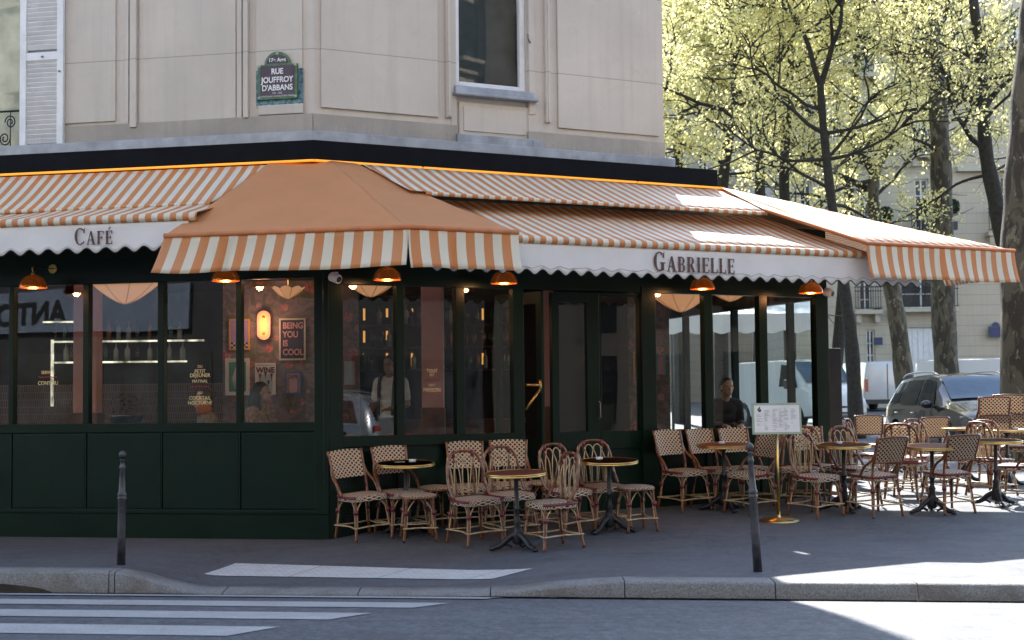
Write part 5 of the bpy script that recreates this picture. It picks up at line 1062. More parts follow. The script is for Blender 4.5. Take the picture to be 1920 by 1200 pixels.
# ================================================================== BACKGROUND BUILDINGS
def gz(Y, X=5): return zr(X, Y)
YB1 = 68.0
def bpx(px, py, Y=YB1): return onY(px, py, Y)
def wbox(b, px0, px1, py0, py1, Y, d0, d1, m=0, grow=0):
    a, c = onY(px0, (py0 + py1) / 2, Y), onY(px1, (py0 + py1) / 2, Y); z1, z0 = onY((px0 + px1) / 2, py0, Y).z, onY((px0 + px1) / 2, py1, Y).z; b.box(a.x, c.x, Y - d1, Y - d0, z0, z1, m)
def facade(name, label, x0, x1, Y, top, openings, stonem, loc=None):
    """wall with real recessed openings cut on a grid; openings = list of (px0,px1,py0,py1,kind)"""
    g = gz(Y) - .5; A = onY(x0, 700, Y).x; B = onY(x1, 700, Y).x; t = thing(name, label, 'building', ((A + B) / 2, Y, g)); ops = []
    for (a, c, p, q, kind) in openings: l, r_ = onY(a, (p + q) / 2, Y), onY(c, (p + q) / 2, Y); ops.append((l.x, r_.x, onY((a + c) / 2, q, Y).z, onY((a + c) / 2, p, Y).z, kind))
    xs_ = sorted({A, B} | {o[0] for o in ops} | {o[1] for o in ops}); zs_ = sorted({g, top} | {o[2] for o in ops} | {o[3] for o in ops}); b = MB()
    for i in range(len(xs_) - 1):
        for j in range(len(zs_) - 1):
            cx, cz = (xs_[i] + xs_[i + 1]) / 2, (zs_[j] + zs_[j + 1]) / 2
            if not any(o[0] < cx < o[1] and o[2] < cz < o[3] for o in ops): b.face([(xs_[i], Y, zs_[j]), (xs_[i + 1], Y, zs_[j]), (xs_[i + 1], Y, zs_[j + 1]), (xs_[i], Y, zs_[j + 1])])
    for o in ops:
        d = .3; b.face([(o[0], Y, o[2]), (o[0], Y + d, o[2]), (o[0], Y + d, o[3]), (o[0], Y, o[3])]); b.face([(o[1], Y + d, o[2]), (o[1], Y, o[2]), (o[1], Y, o[3]), (o[1], Y + d, o[3])]); b.face([(o[0], Y, o[2]), (o[1], Y, o[2]), (o[1], Y + d, o[2]), (o[0], Y + d, o[2])]); b.face([(o[0], Y + d, o[3]), (o[1], Y + d, o[3]), (o[1], Y, o[3]), (o[0], Y, o[3])])
    b.face([(A, Y, g), (A, Y + 12, g), (A, Y + 12, top), (A, Y, top)][::-1]); b.face([(B, Y, g), (B, Y + 12, g), (B, Y + 12, top), (B, Y, top)]); b.face([(A, Y, top), (B, Y, top), (B, Y + 12, top), (A, Y + 12, top)])
    b.build('wall', stonem, t, world=True)
    for o in ops:
        w = o[1] - o[0]; h = o[3] - o[2]; m = MB(); f = .07; k = o[4]
        if k == 'door':
            m.box(o[0], o[1], Y + .2, Y + .28, o[2], o[3])
            for i in range(6): xx = o[0] + w * (i + .5) / 6; m.box(xx - w / 16, xx + w / 16, Y + .17, Y + .2, o[2] + .1, o[2] + h * .62); m.box(xx - w / 16, xx + w / 16, Y + .17, Y + .2, o[2] + h * .66, o[3] - .1)
            m.build('garage_door', M['white'], t, world=True); continue
        for q in (0, .5, 1): xx = o[0] + (w - f) * q; m.box(xx, xx + f, Y + .16, Y + .22, o[2], o[3])
        for q in (0, .33, .66, 1) if k == 'win' else (0, .25, .7, 1): zz_ = o[2] + (h - f) * q; m.box(o[0] + f, o[1] - f, Y + .165, Y + .215, zz_, zz_ + f * (.6 if 0 < q < 1 else 1))
        wn = m.build('window', M['white'], t, world=True); m = MB(); m.face([V(o[0], Y + .19, o[2]) - t.location, V(o[1], Y + .19, o[2]) - t.location, V(o[1], Y + .19, o[3]) - t.location, V(o[0], Y + .19, o[3]) - t.location]); m.build('pane', FARG, wn)
        if k in ('balc', 'bbal'):
            e = .35 if k == 'balc' else .6; m = MB(); m.box(o[0] - e, o[1] + e, Y - .55, Y, o[2] - .18, o[2] - .002); m.box(o[0] - e + .1, o[0] - e + .3, Y - .4, Y, o[2] - .55, o[2] - .18); m.box(o[1] + e - .3, o[1] + e - .1, Y - .4, Y, o[2] - .55, o[2] - .18); m.build('balcony_slab', stonem, t, world=True)
            m = MB(); x = o[0] - e + .03
            m.box(o[0] - e, o[1] + e, Y - .53, Y - .49, o[2] + .98, o[2] + 1.03); m.box(o[0] - e, o[1] + e, Y - .53, Y - .49, o[2] + .05, o[2] + .09); m.box(o[0] - e, o[1] + e, Y - .525, Y - .5, o[2] + .8, o[2] + .84)
            while x < o[1] + e: m.box(x, x + .025, Y - .525, Y - .5, o[2] + .09, o[2] + .98); x += .11
            m.build('railing', M['iron'], t, world=True)
    return t
FARG = mat('far_window_glass', (.05, .06, .07), .12, var=.5, sc=.8)
ops = [(1573, 1592, 572, 650, 'win'), (1612, 1634, 500, 582, 'balc'), (1625, 1641, 618, 690, 'win'), (1703, 1765, 613, 790, 'door'), (1690, 1765, 470, 578, 'bbal'), (1716, 1742, 335, 436, 'balc'), (1612, 1634, 340, 436, 'balc'), (1716, 1742, 190, 290, 'balc'), (1612, 1634, 190, 290, 'balc'), (1860, 1895, 330, 436, 'balc'), (1560, 1575, 340, 436, 'win'), (1716, 1742, 40, 140, 'balc'), (1612, 1634, 40, 140, 'balc'), (1560, 1575, 190, 290, 'win'), (1500, 1522, 340, 436, 'win'), (1500, 1522, 190, 290, 'win'), (1500, 1522, 500, 582, 'win'), (1895, 1925, 20, 135, 'bbal')]
ops1 = [o for o in ops if o[1] < 1780]; ops2 = [o for o in ops if o[0] > 1780]
B1 = facade('apartment_building', 'pale rusticated stone building with garage door behind the trees', 1490, 1788, YB1, 19, ops1, M['farstone'])
B2 = facade('apartment_building', 'warm stone building with a blue street plate at the far right', 1789, 2150, YB1 - .25, 22, ops2 + [(1990, 2030, 330, 436, 'balc'), (1990, 2030, 500, 600, 'win')], M['farstone2'])
b = MB()
for y in (452, 305): wbox(b, 1480, 1788, y, y + 8, YB1, 0, .22)
for y in (455, 312, 150): wbox(b, 1792, 2150, y, y + 9, YB1 - .25, 0, .3)
tag(b.build('cornice', M['farstone'], B1, world=True), None)
b = MB(); 
B3 = facade('apartment_building', 'pale stone apartment building far behind the left part of the tree canopy', 1150, 1496, 84, 26, [(x, x + 17, y, y + 62, 'win') for x in (1262, 1310, 1358, 1406, 1454) for y in (40, 150, 260, 370)], M['farstone2'])
for px, py, w, h, lab in ((1645, 582, 7, 9, 'small blue house number plate on the far stone wall'), (1647, 638, 8, 11, 'small blue notice plate lower on the far stone wall'), (1867, 620, 13, 16, 'blue arched street name plate on the far warm stone wall')):
    P = onY(px, py, YB1 - .3 if px < 1780 else YB1 - .55); s = YB1 / F; t = thing('wall_plate', lab, 'sign', P); b = MB(); b.box(-w * s, w * s, 0, .05, -h * s * .8, h * s * .5); b.build('plate', mat('plate_green', (.03, .09, .1), .4), t); b = MB(); b.box(-w * s * .85, w * s * .85, -.02, 0, -h * s * .68, h * s * .4)
    if px > 1800: b.prism([V(w * s * .6 * math.cos(q), -.02, h * s * .5 + h * s * .5 * math.sin(q)) for q in [math.pi * k / 10 for k in range(11)]], V(0, .05, 0))
    b.build('enamel', mat('plate_blue', (.02, .03, .12), .4), t)
t = thing('reflection_awning', 'white scalloped awning seen through the café windows', 'awning', onY(1400, 600, 31)); b = MB(); A_, B_ = onY(1236, 590, 31), onY(1550, 590, 31)  # solid stand-in for a sunlit valance reflected in the café glass
f = valance(b, (A_.x, 31, A_.z), (B_.x, 31, A_.z), .34, 160, 4, wave=.06, per=.5, sway=.0, out=(0, -1, 0)); b.grid(lambda u, v: (A_.x + (B_.x - A_.x) * u, 31 + 1.5 * v, A_.z + .35 * v), 10, 3); b.build('canopy', M['wcanvas'], t, world=True); b = MB()
for x in (A_.x + .3, B_.x - .2): b.tube([(x, 31.5, .3), (x, 31.5, A_.z)], .03, 8)
b.build('posts', M['iron'], t, world=True)
# ------------------------------------------------------------------ opposite side of the street (behind the camera): seen only as reflections and bounce light
def opposite(name, label, x0, x1, Y, top, m, seed, toY):
    rnd = random.Random(seed); t = thing(name, label, 'building', ((x0 + x1) / 2, Y, 0)); b = MB(); b.box(x0, x1, Y - 10, Y, -.3, 7.2); b.build('ground_floor_wall', OPD, t, world=True); b = MB(); b.box(x0, x1, Y - 10, Y, 7.2, top); b.build('wall', m, t, world=True); b = MB(); wn = MB(); z = 8.2
    nfl = int((top - 8.4) / 3.2)
    for j in range(nfl):
        x = x0 + 1.2
        while x < x1 - 1.4: wn.box(x, x + 1.15, Y - .02, Y + .02, z, z + 2.2); b.box(x - .25, x + 1.4, Y + .02, Y + .45, z - .16, z - .02); x += 2.7
        b.box(x0, x1, Y, Y + .18, z - .55, z - .4); z += 3.2
    wn.build('window', FARG, t, world=True); b.build('balcony_slab', m, t, world=True); b = MB(); x = x0 + .3
    while x < x1 - 4: b.box(x, x + 3.4, Y - .02, Y + .03, .5, 3.0); x += 4
    b.build('shop_window', FARG, t, world=True); return t
OPM = stone('cream_stone_upper', (.5, .42, .33), (.42, .36, .29)); OPD = stone('darkened_lower_storeys', (.05, .05, .055), (.035, .035, .04))  # lower storeys darkened for dim reflections, upper ones warm for bounce light
O1 = opposite('street_building', 'stone street building across the road reflected in the café glass', -48, -6, -7.0, 20, OPM, 1, 0)
O2 = opposite('street_building', 'cream stone building across the road reflected in the door glass', -6, 110, -7.0, 24, OPM, 2, 0)
t = thing('street_building', 'grey building on the far side of the cross street, mirrored in the right windows', 'building', (34, 0, 0)); b = MB(); b.box(34, 44, -6.5, 14, -.2, 22); b.build('wall', M['farstone2'], t, world=True); b = MB()
for j in range(6):
    for k in range(7): b.box(33.97, 34.03, -5 + k * 2.7, -3.8 + k * 2.7, .6 + j * 3.3, 3.0 + j * 3.3)
b.build('window', FARG, t, world=True)
t = thing('shop_sign', 'blue grey shop sign across the road mirrored in the leftmost windows', 'sign', (-29, -6.95, 4)); b = MB(); b.box(-7.5, 8, 0, .12, -.35, 1.0); b.build('sign_board', mat('blue_grey_sign', (.2, .24, .32), .5), t); text_obj('ANTOINE', 1.0, (-25.5, -6.8, 3.95), (-1, 0, 0), (0, 0, 1), M['black'], 'lettering', t, bold=.03, align='LEFT')
def plain_block(name, label, x0, x1, y0, y1, top, m):
    t = thing(name, label, 'building', ((x0 + x1) / 2, y0, zr(0, y0) - .3)); b = MB(); b.box(x0, x1, y0, y1, zr(0, y0) - .3, top); b.build('wall', m, t, world=True); b = MB()
    for j in range(5):
        y = y0 + 1
        while y < y1 - 2: b.box(x1 - .02, x1 + .03, y, y + 1.2, 1.6 + j * 3.2, 3.9 + j * 3.2); y += 2.8
    b.build('window', FARG, t, world=True)
plain_block('street_building', 'stone building down the side street mirrored in the parked car', -42, -2, 46, 84, 17, M['farstone'])  # added out of view to block bright sky from the car's reflections
# ================================================================== CARS
def vehicle(name, label, cat, stations, paint, loc, heading, wheels, wr, belt_frac=True, group=None, glassm=None, kind='suv'):
    """stations: x, zlow, zsill, zbelt, zroof, wlow, wbelt, wroof ; x forward"""
    t = thing(name, label, cat, loc, group, 0); t.rotation_euler = (0, 0, heading)
    def sect(s):
        x, zl, zb, zr_, wl, wb, wr_ = s
        return [V(x, 0, zl), V(x, wl * .8, zl), V(x, wl * .97, zl + .06), V(x, wl, zl + (zb - zl) * .35), V(x, wl * .995, zl + (zb - zl) * .7), V(x, wb, zb), V(x, wb * .4 + wr_ * .6, zb + (zr_ - zb) * .62), V(x, wr_, zr_ - .035 * min(1, (zr_ - zb) / .3)), V(x, wr_ * .8, zr_), V(x, 0, zr_ + .025)]
    # densify stations
    st = []
    for i in range(len(stations) - 1):
        a, c = stations[i], stations[i + 1]; n = max(1, int(abs(c[0] - a[0]) / .1))
        for k in range(n): q = k / n; st.append([a[j] + (c[j] - a[j]) * q for j in range(7)])
    st.append(stations[-1])
    for _ in range(1):
        st = [st[0]] + [[(st[i - 1][j] + 2 * st[i][j] + st[i + 1][j]) / 4 if j else st[i][0] for j in range(7)] for i in range(1, len(st) - 1)] + [st[-1]]
    S_ = [sect(s) for s in st]; N = 10; b = MB()
    for sgn in (1, -1):
        P = [[V(p.x, p.y * sgn, p.z) for p in s] for s in S_]
        for i in range(len(P) - 1):
            for k in range(N - 1):
                q = [P[i][k], P[i + 1][k], P[i + 1][k + 1], P[i][k + 1]]; b.face(q if sgn < 0 else q[::-1], 0, smooth=True)
        for e in (0, -1): q = P[e]; q = q if (sgn > 0) == (e == 0) else q[::-1]; b.face(q)
    body = b.build('body', paint, t, weld=True)
    for x in wheels:
        for sg_ in (1, -1):
            cm_ = bpy.data.meshes.new('c'); bm = bmesh.new(); bmesh.ops.create_cone(bm, cap_ends=True, segments=32, radius1=wr * 1.16, radius2=wr * 1.16, depth=.7, matrix=Matrix.Translation((x, sg_ * 1.05, wr)) @ Matrix.Rotation(math.pi / 2, 4, 'X')); bm.to_mesh(cm_); bm.free(); co_ = bpy.data.objects.new('c', cm_); COL.objects.link(co_); co_.parent = t
            md = body.modifiers.new('b', 'BOOLEAN'); md.operation = 'DIFFERENCE'; md.object = co_; md.solver = 'EXACT'; dg = bpy.context.evaluated_depsgraph_get(); dg.update(); me = bpy.data.meshes.new_from_object(body.evaluated_get(dg)); body.modifiers.clear(); body.data = me; bpy.data.objects.remove(co_)
    for p in body.data.polygons: p.use_smooth = True
    sm2 = body.modifiers.new('es', 'EDGE_SPLIT'); sm2.split_angle = R_(38)
    return t, st, S_
def wheel(t, x, y, r, sg_):
    b = MB(); b.tube([V(x, y - sg_ * .11, r), V(x, y - sg_ * .1, r), V(x, y + sg_ * .1, r), V(x, y + sg_ * .11, r)], [r * .93, r, r, r * .93], 28); w = b.build('wheel', M['rubber'], t); b = MB(); b.tube([V(x, y + sg_ * .1, r), V(x, y + sg_ * .118, r)], [r * .66, r * .62], 24)
    for k in range(5):
        q = math.pi * 2 * k / 5; b.tube([V(x, y + sg_ * .122, r), V(x + r * .6 * math.cos(q), y + sg_ * .12, r + r * .6 * math.sin(q))], .03, 6)
    b.build('rim', M['silver'], w)
def patch(t, name, m, pts, d=V(0, 0, 0), parent=None):
    b = MB(); b.face([Vector(p) + d for p in pts]); return b.build(name, m, parent or t)
def side_at(st, S_, x, f):   # point on side between belt (f=0) and roof edge (f=1)
    i = min(range(len(st)), key=lambda k: abs(st[k][0] - x)); s = S_[i]; a, m_, c = s[5], s[6], s[7]; p = a.lerp(m_, f / .62) if f < .62 else m_.lerp(c, (f - .62) / .38); return V(x, p.y, p.z)
DG = M['carglass']; DGI = mat('tinted_glass', (.012, .016, .016), .1, spec=.15)
WSH = mat('windshield_glass', (.03, .055, .085), .06, spec=.6)
def suv(loc, heading, paint, label, rear_only=False):
    stn = [(-2.08, .55, .78, .8, .62, .62, .5), (-2.05, .36, .82, .92, .8, .78, .62), (-1.98, .26, .9, 1.12, .86, .84, .66), (-1.88, .24, .98, 1.38, .88, .87, .64), (-1.62, .22, 1.0, 1.52, .9, .88, .62), (-1.0, .22, .98, 1.57, .9, .88, .63), (0, .22, .95, 1.585, .9, .88, .64), (.35, .22, .95, 1.53, .9, .88, .63), (1.02, .22, .97, 1.06, .9, .86, .7), (1.3, .22, .93, .99, .9, .84, .68), (1.75, .24, .85, .9, .88, .8, .66), (1.98, .26, .76, .8, .82, .74, .62), (2.08, .34, .66, .68, .7, .64, .55)]
    t, st, S_ = vehicle('parked_car', label, 'car', stn, paint, loc, heading, (-1.3, 1.28), .34)
    for x in (-1.3, 1.28):
        for s in (1, -1): wheel(t, x, s * .79, .34, s)
    for s in (1, -1):
        for (x0, x1, f0, f1, sl) in ((-1.72, -1.22, .1, .86, .16), (-1.14, -.28, .07, .88, 0), (-.2, .62, .07, .88, -.3)):
            n = 8; up_, lo = [], []
            for k in range(n + 1):
                q = k / n; xa = x0 + (x1 - x0) * q; xu = xa + (sl * (1 - q) if sl > 0 else sl * q); a = side_at(st, S_, xa, f0); c = side_at(st, S_, xu, f1); lo.append(V(a.x, (a.y + .006) * s, a.z)); up_.append(V(c.x, (c.y + .006) * s, c.z))
            b = MB()
            for k in range(n):
                m1, m2 = lo[k].lerp(up_[k], .5) + V(0, .012 * s, 0), lo[k + 1].lerp(up_[k + 1], .5) + V(0, .012 * s, 0); q = [lo[k], lo[k + 1], m2, m1]; r_ = [m1, m2, up_[k + 1], up_[k]]
                b.face(q if s < 0 else q[::-1], smooth=True); b.face(r_ if s < 0 else r_[::-1], smooth=True)
            b.build('side_window', DGI, t)
        b = MB(); b.ball((.62, s * 1.0, 1.02), (.07, .12, .075)); mr = b.build('wing_mirror', paint, t); b = MB(); b.tube([(.66, s * .87, .98), (.62, s * .95, .98)], .03, 6); b.build('mirror_stem', M['plastic'], mr)
        b = MB(); b.tube(bez([V(-1.6, s * .6, 1.53), V(-1.3, s * .62, 1.6), V(-.6, s * .62, 1.63), (0, s * .62, 1.62), V(.25, s * .61, 1.56)], 5), .018, 6); b.build('roof_rail', M['silver'], t)
        for x in (-.35, -1.2): b = MB(); b.tube([(x - .08, s * .905, .86), (x + .08, s * .905, .86)], .014, 6); b.build('door_handle', M['silver'], t)
        b = MB(); b.grid(lambda u, v: (1.72 + .26 * u + .02 * v, s * (.83 - .14 * u - .0 * v), .66 + .12 * v - .03 * u + .03 * v), 6, 3); b.grid(lambda u, v: (1.9 + .16 * u * (1 - .0), s * (.78 - .3 * u), .64 + .11 * v), 6, 3); b.build('headlight', M['lamp_cl'], t)
        b = MB(); b.grid(lambda u, v: (-2.02 - .03 * math.sin(math.pi * v) - .03 * u, s * (.8 - .3 * u), .84 + .14 * v), 6, 4); b.build('tail_light', M['lamp_red'], t)
    # windscreen and rear glass
    def wsc(x0, x1, zofs=.012):
        def f(u, v):
            x = x0 + (x1 - x0) * v; i = min(range(len(st) - 1), key=lambda k: abs((st[k][0] + st[k + 1][0]) / 2 - x)); a, c = st[i], st[i + 1]; q = max(0, min(1, (x - a[0]) / (c[0] - a[0]))); zt_ = a[3] + (c[3] - a[3]) * q; w_ = a[6] + (c[6] - a[6]) * q; yy = (2 * u - 1); return (x, yy * w_ * .97, zt_ + zofs + .025 * (1 - yy * yy) + .008)
        return f
    b = MB(); b.grid(wsc(.98, .38), 12, 8); ws = b.build('windshield', WSH, t)
    b = MB(); b.grid(lambda u, v: (-1.9 - .13 * (1 - v) + .02, (2 * u - 1) * .6, 1.06 + .34 * v), 8, 4); b.build('rear_window', DGI, t)
    b = MB(); b.box(2.0, 2.09, -.5, .5, .42, .6); b.box(1.95, 2.1, -.7, .7, .25, .36); b.build('grille', M['plastic'], t, bevel=.02)
    b = MB(); b.box(2.09, 2.105, -.26, .26, .44, .55); b.build('number_plate', M['white'], t); b = MB(); b.box(-2.12, -2.1, -.26, .26, .62, .73); b.build('number_plate', M['white'], t)
    b = MB(); b.box(-1.95, 1.9, -.91, -.88, .22, .32); b.box(-1.95, 1.9, .88, .91, .22, .32); b.build('sill_trim', M['plastic'], t)
    b = MB(); b.tube([(-1.55, .3, 1.58), (-1.62, .3, 1.72)], .008, 5); b.build('antenna', M['black'], t); return t
def hdg(x, y): return math.atan2(y, x)
SV = onY(1811, 800, 29.3); suv((SV.x, SV.y, zr(SV.x, SV.y) + .1 * 0), hdg(.11, -.995), M['suv'], 'dark grey estate car parked behind the terrace, front toward the street')
def van(loc, heading, label):
    stn = [(-2.45, .35, 1.1, 1.85, .9, .9, .78), (-2.42, .28, 1.15, 1.93, .94, .93, .82), (-2.0, .26, 1.15, 1.96, .95, .94, .83), (.7, .26, 1.15, 1.97, .95, .94, .82), (1.15, .26, 1.15, 1.9, .95, .93, .78), (1.85, .26, 1.12, 1.24, .95, .92, .72), (2.15, .28, 1.0, 1.08, .93, .86, .7), (2.42, .3, .82, .86, .88, .8, .66), (2.5, .38, .7, .72, .78, .7, .6)]
    t, st, S_ = vehicle('van', label, 'van', stn, M['vanw'], loc, heading, (-1.5, 1.55), .34)
    for x in (-1.5, 1.55):
        for s in (1, -1): wheel(t, x, s * .84, .34, s)
    for s in (1, -1):
        b = MB(); n = 8; lo = []; up_ = []
        for k in range(n + 1):
            q = k / n; xa = .62 + 1.0 * q; xu = .62 + .62 * q; a, c = side_at(st, S_, xa, .05), side_at(st, S_, xu, .86); lo.append(V(a.x, (a.y + .008) * s, a.z)); up_.append(V(c.x, (c.y + .008) * s, c.z))
        for k in range(n): q = [lo[k], lo[k + 1], up_[k + 1], up_[k]]; b.face(q if s < 0 else q[::-1])
        b.build('side_window', DGI, t); b = MB(); b.box(1.25, 1.42, min(s * .95, s * 1.16), max(s * .95, s * 1.16), 1.12, 1.38); b.build('wing_mirror', M['plastic'], t, bevel=.03)
        b = MB(); b.box(-2.47, -2.43, min(s * .8, s * .93), max(s * .8, s * .93), .75, 1.25); b.build('tail_light', M['lamp_red'], t, bevel=.01)
        b = MB(); b.grid(lambda u, v: (2.2 + .22 * u, s * (.9 - .12 * u), .78 + .2 * v - .05 * u), 5, 3); b.build('headlight', M['lamp_cl'], t)
    b = MB(); b.grid(lambda u, v: (1.83 - .66 * v, (2 * u - 1) * (.74 + .02 * v), 1.28 + .6 * v + .03), 8, 6); b.build('windshield', WSH, t)
    b = MB(); b.box(-2.475, -2.455, -.012, .012, .4, 1.85); b.box(-2.475, -2.455, -.8, .8, .38, .4); b.box(-2.5, -2.44, -.93, .93, .26, .44); b.build('rear_trim', M['plastic'], t); b = MB(); b.box(2.44, 2.53, -.6, .6, .4, .62); b.build('grille', M['plastic'], t, bevel=.02); b = MB(); b.box(2.53, 2.54, -.26, .26, .45, .56); b.build('number_plate', M['white'], t); return t
def vplace(px, Y, hx, hy, lab): P = onY(px, 760, Y); van((P.x, Y, zr(P.x, Y)), hdg(hx, hy), lab)
vplace(1493, 46, .35, -.94, 'white van behind the café windows with its nose at the dark end post'); vplace(1625, 64, -.12, .99, 'white van showing its rear doors behind the thin tree'); vplace(1880, 47, .93, -.36, 'white van seen over the roof of the grey car')
P = Vector((8.2, 6.6, 0)); suv((8.2, 6.4, zr(8.2, 6.4)), hdg(-.35, -.93), M['silver'], 'silver car parked across the street and mirrored in the corner window')
# ================================================================== TREES
def tree(label, path, radii, crown, seed, m=None, fork=3, leafn=6000, lsize=.06, spread=1.6, lo=0.0, cat='tree', hor=.0):
    """path: list of world points for trunk"""
    rnd = random.Random(seed); t = thing('plane_tree', label, cat, path[0], 'plane trees along the street'); b = MB(); path = [Vector(p) for p in path]; pp = bez(path, 5); n = len(pp); rr = []
    for i in range(n): q = i / (n - 1) * (len(radii) - 1); k = min(int(q), len(radii) - 2); rr.append((radii[k] + (radii[k + 1] - radii[k]) * (q - k)) * (1 + .06 * math.sin(i * 2.1 + seed)))
    if pp: rr[0] *= 1.25
    b.tube(pp, rr, 14); tw = []; B2_ = MB()
    def grow(p, d, r, L, dep):
        q = [p]; dd = d.copy(); seg = 4
        for k in range(seg):
            dd = (dd + V(rnd.gauss(0, .2), rnd.gauss(0, .2), rnd.gauss(.04, .16))).normalized(); q.append(q[-1] + dd * L / seg)
        B2_.tube(bez(q, 2), [r * (1 - .5 * i / (seg * 2)) for i in range(seg * 2 + 1)], 7 if r > .03 else 4, cap=False)
        if dep <= 2:
            for k in range(1, seg + 1): tw.append((q[k], dd, r))
        if dep == 0: return
        for k in range(rnd.choice((2, 3, 3)) + (dep > 2)):
            at = q[rnd.randint(2, seg)] if k else q[-1]; ax = V(rnd.gauss(0, 1), rnd.gauss(0, 1), rnd.gauss(0, .5)); nd = (dd * .9 + ax.normalized() * .75 + V(0, 0, hor)).normalized(); grow(at, nd, r * .6, L * rnd.uniform(.62, .8), dep - 1)
    for (at, dirv, r, L, dep) in crown: grow(pp[int(at * (n - 1))], Vector(dirv).normalized(), r, L, dep)
    if leafn > 3000:
        for k in range(8):
            q = rnd.uniform(.38, .97)
            if pp[int(q * (n - 1))].z < max(lo, 5.5): continue
            s_ = rnd.choice((-1, 1)); grow(pp[int(q * (n - 1))], V(s_ * rnd.uniform(.5, 1), rnd.gauss(0, .5), rnd.uniform(-.25, .55)).normalized(), crown[0][2] * .6, crown[0][3] * rnd.uniform(.7, 1), 3)
    b.build('trunk', m or M['bark'], t, world=True)
    B2_.build('limbs', m or M['bark2'], t, world=True)
    lf = MB()
    tips = [x for x in tw if x[2] < .06] or tw
    for i in range(int(leafn * .36)):
        p, d, r = tips[rnd.randrange(len(tips))]; c = p + V(rnd.gauss(0, .16), rnd.gauss(0, .16), rnd.gauss(0, .13)) * spread * .42
        if c.z < lo: continue
        for j in range(rnd.randint(4, 8)):
            o = c + V(rnd.gauss(0, 1), rnd.gauss(0, 1), rnd.gauss(0, 1)) * lsize * 1.25; a = V(rnd.gauss(0, 1), rnd.gauss(0, 1), rnd.gauss(0, 1)).normalized(); e = a.orthogonal().normalized() * lsize * rnd.uniform(.6, 1.1); a *= lsize * rnd.uniform(.5, .9); lf.face([o - e * .6, o - a * .7, o + e, o + a * .7])
    if leafn: lf.build('crown', M['leaf'], t, world=True)
    return t
def tp(*q): return [onY(px, py, Y) for px, py, Y in q]
def base(px, Y): P = onY(px, 700, Y); P.z = zr(P.x, Y); return P
def C(at, dx, dy, dz, r, L, dep): return (at, (dx, dy, dz), r, L, dep)
tree('big mottled plane tree trunk at the right edge, beside the stacked chairs', [base(1922, 25)] + tp((1918, 500, 25), (1930, 250, 25.2), (1952, -20, 25.4), (1975, -260, 25.6)), [.4, .36, .33, .3, .25], [C(.85, -.7, .2, .6, .09, 1.7, 4), C(.95, .2, .3, 1, .12, 2.2, 3), C(.75, -.6, -.1, .5, .05, 1.3, 3)], 3, leafn=1950, lsize=.045)
tree('thick plane tree trunk behind the white van roof', [base(1779, 44)] + tp((1768, 560, 44), (1765, 330, 44), (1755, 150, 44), (1738, -40, 44), (1725, -200, 44)), [.38, .33, .3, .24, .2, .14], [C(.6, -.6, .1, .6, .09, 2.6, 4), C(.7, .7, 0, .6, .1, 2.8, 4), C(.8, -.5, .3, .7, .09, 2.6, 4), C(.95, .4, 0, 1, .1, 3, 4)], 5, leafn=7800, lsize=.085, lo=5)
tree('forked plane tree trunk in front of the garage door', [base(1701, 50)] + tp((1685, 620, 50), (1668, 520, 50), (1638, 390, 50), (1640, 330, 50)), [.33, .29, .26, .21, .17], [C(1, .6, 0, 1, .14, 3, 5), C(1, -.5, .1, 1, .13, 2.8, 5), C(.85, -.8, 0, .5, .07, 2.4, 4), C(.8, .8, 0, .6, .08, 2.4, 4)], 8, m=None, leafn=6300, lsize=.09, lo=5.2)
tree('slim curved tree trunk rising beside the café end post', [base(1604, 38)] + tp((1597, 650, 38), (1586, 560, 38), (1560, 385, 38), (1545, 250, 38), (1538, 160, 38)), [.2, .17, .14, .12, .1, .09], [C(1, .7, 0, .9, .085, 2.1, 5), C(1, -.6, .1, .9, .08, 2.0, 5), C(.83, -.9, -.1, .45, .06, 1.8, 4), C(.72, .9, .1, .4, .05, 1.8, 4), C(.9, -.7, .2, .3, .05, 1.7, 4)], 11, m=M['bark2'], leafn=9750, lsize=.068, lo=4.5)
tree('dark straight trunk behind the awning wing, second from the building', [base(1482, 46)] + tp((1478, 500, 46), (1470, 330, 46), (1478, 200, 46), (1486, 60, 46)), [.2, .17, .15, .12, .09], [C(.7, -.8, 0, .6, .07, 2.2, 4), C(.85, .8, 0, .7, .07, 2.3, 4), C(1, 0, 0, 1, .08, 2.2, 4), C(.8, -.5, .3, .6, .06, 2.2, 4)], 13, m=M['bark2'], leafn=9750, lsize=.08, lo=4.6)
tree('dark trunk just right of the fascia end with bent top', [base(1352, 42)] + tp((1352, 420, 42), (1362, 290, 42), (1378, 200, 42), (1372, 90, 42)), [.2, .17, .14, .1, .08], [C(.7, -.9, 0, .5, .07, 2, 4), C(.8, .8, 0, .5, .07, 2.2, 4), C(1, -.5, 0, .9, .07, 2.4, 5), C(.9, .4, 0, .9, .06, 2, 4)], 17, m=M['bark2'], leafn=10200, lsize=.08, lo=4.6)
tree('leaning forked tree near the right edge before the warm stone wall', [base(1912, 40)] + tp((1900, 560, 40), (1872, 400, 40), (1848, 280, 40), (1842, 150, 40), (1825, 0, 40)), [.3, .26, .22, .18, .15, .12], [C(.6, -.7, 0, .7, .08, 2, 4), C(.75, .7, 0, .8, .09, 2.4, 4), C(1, -.4, 0, 1, .09, 2.4, 4)], 19, m=M['bark2'], leafn=3900, lsize=.07, lo=5.5)
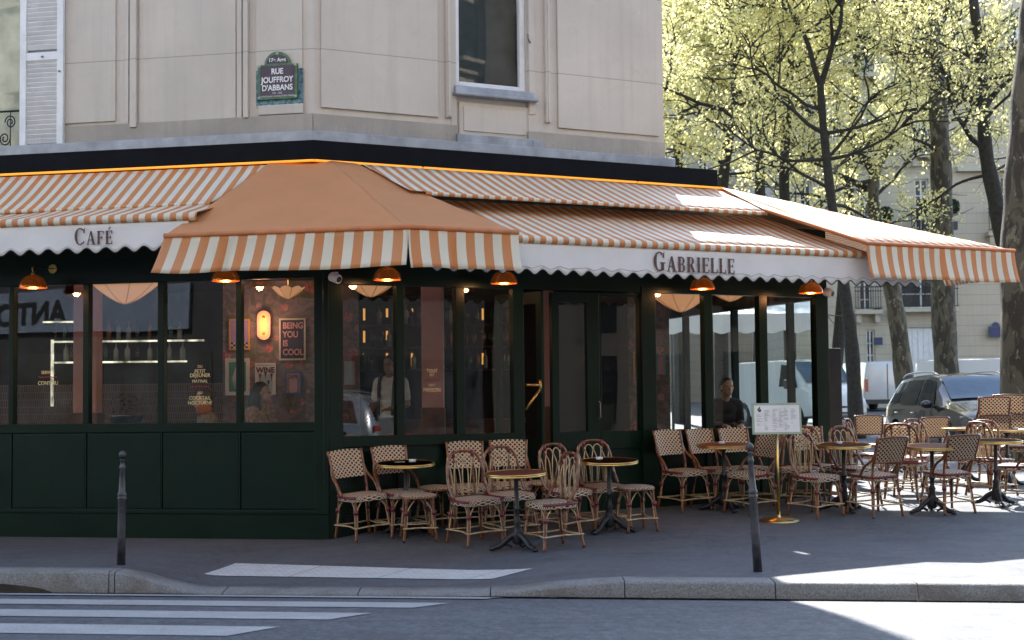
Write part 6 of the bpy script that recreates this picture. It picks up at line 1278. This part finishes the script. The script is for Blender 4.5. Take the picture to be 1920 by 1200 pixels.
tree('leafy tree behind the building corner at the left of the canopy', [base(1275, 50)] + tp((1270, 300, 50), (1285, 150, 50), (1290, 0, 50)), [.2, .16, .12, .1], [C(.8, .6, 0, .6, .07, 2.4, 4), C(.9, -.5, 0, .8, .07, 2.4, 4), C(1, .2, 0, 1, .08, 2.4, 4), C(.65, .8, 0, .3, .06, 2.2, 4)], 23, m=M['bark2'], leafn=9750, lsize=.09, lo=6)
tree('pale thin tree deep in the middle of the canopy', [base(1560, 60)] + tp((1590, 400, 60), (1600, 200, 60), (1610, 20, 60)), [.25, .2, .16, .12], [C(.7, -.8, 0, .6, .08, 3, 4), C(.8, .8, 0, .6, .08, 3, 4), C(1, .1, 0, 1, .1, 3, 4)], 29, m=M['bark2'], leafn=8250, lsize=.11, lo=8)
tree('far tree whose leafy top fills the upper middle of the canopy', [base(1420, 56)] + tp((1425, 300, 56), (1418, 120, 56), (1425, 0, 56)), [.22, .18, .14, .1], [C(.7, -.7, 0, .7, .08, 2.8, 4), C(.85, .8, 0, .7, .08, 2.8, 4), C(1, .1, 0, 1, .1, 2.8, 4)], 31, m=M['bark2'], leafn=9750, lsize=.1, lo=7)
# clipped box balls on the far balconies
for px, py, Y in ((1660, 402, 66.9), (1785, 388, 66.7), (1738, 388, 66.9)):
    P = onY(px, py, Y); t = thing('topiary', 'clipped round box bush on a far balcony', 'plant', P, 'clipped box bushes on the balconies'); b = MB(); rnd = random.Random(px)
    for i in range(500):
        d = V(rnd.gauss(0, 1), rnd.gauss(0, 1), rnd.gauss(0, 1)).normalized(); c = d * rnd.uniform(.28, .36); e = d.orthogonal().normalized() * .05; g = d.cross(e.normalized()) * .05; b.face([c - e, c - g, c + e + d * .02, c + g])
    b.build('foliage', M['box'], t); b = MB(); b.tube([(0, 0, -.3), (0, 0, -.7)], .03, 6); b.box(-.18, .18, -.18, .18, -1.0, -.66); b.build('planter', M['plastic'], t)
for o in [x for x in S.objects if x.name.startswith('topiary')]: pass
# dark end screen beside the café
P = onG(1568, 905); P.z = .2; b = MB(); t = thing('terrace_screen', 'dark slatted folded screen against the right end post', 'screen', P); b.box(-.12, .1, -.03, .03, .75, 1.9); b.build('upper_panel', M['plastic'], t, bevel=.006); b = MB(); b.box(-.1, .2, -.06, .05, 0, .78); b.build('lower_panel', M['plastic'], t, bevel=.01)
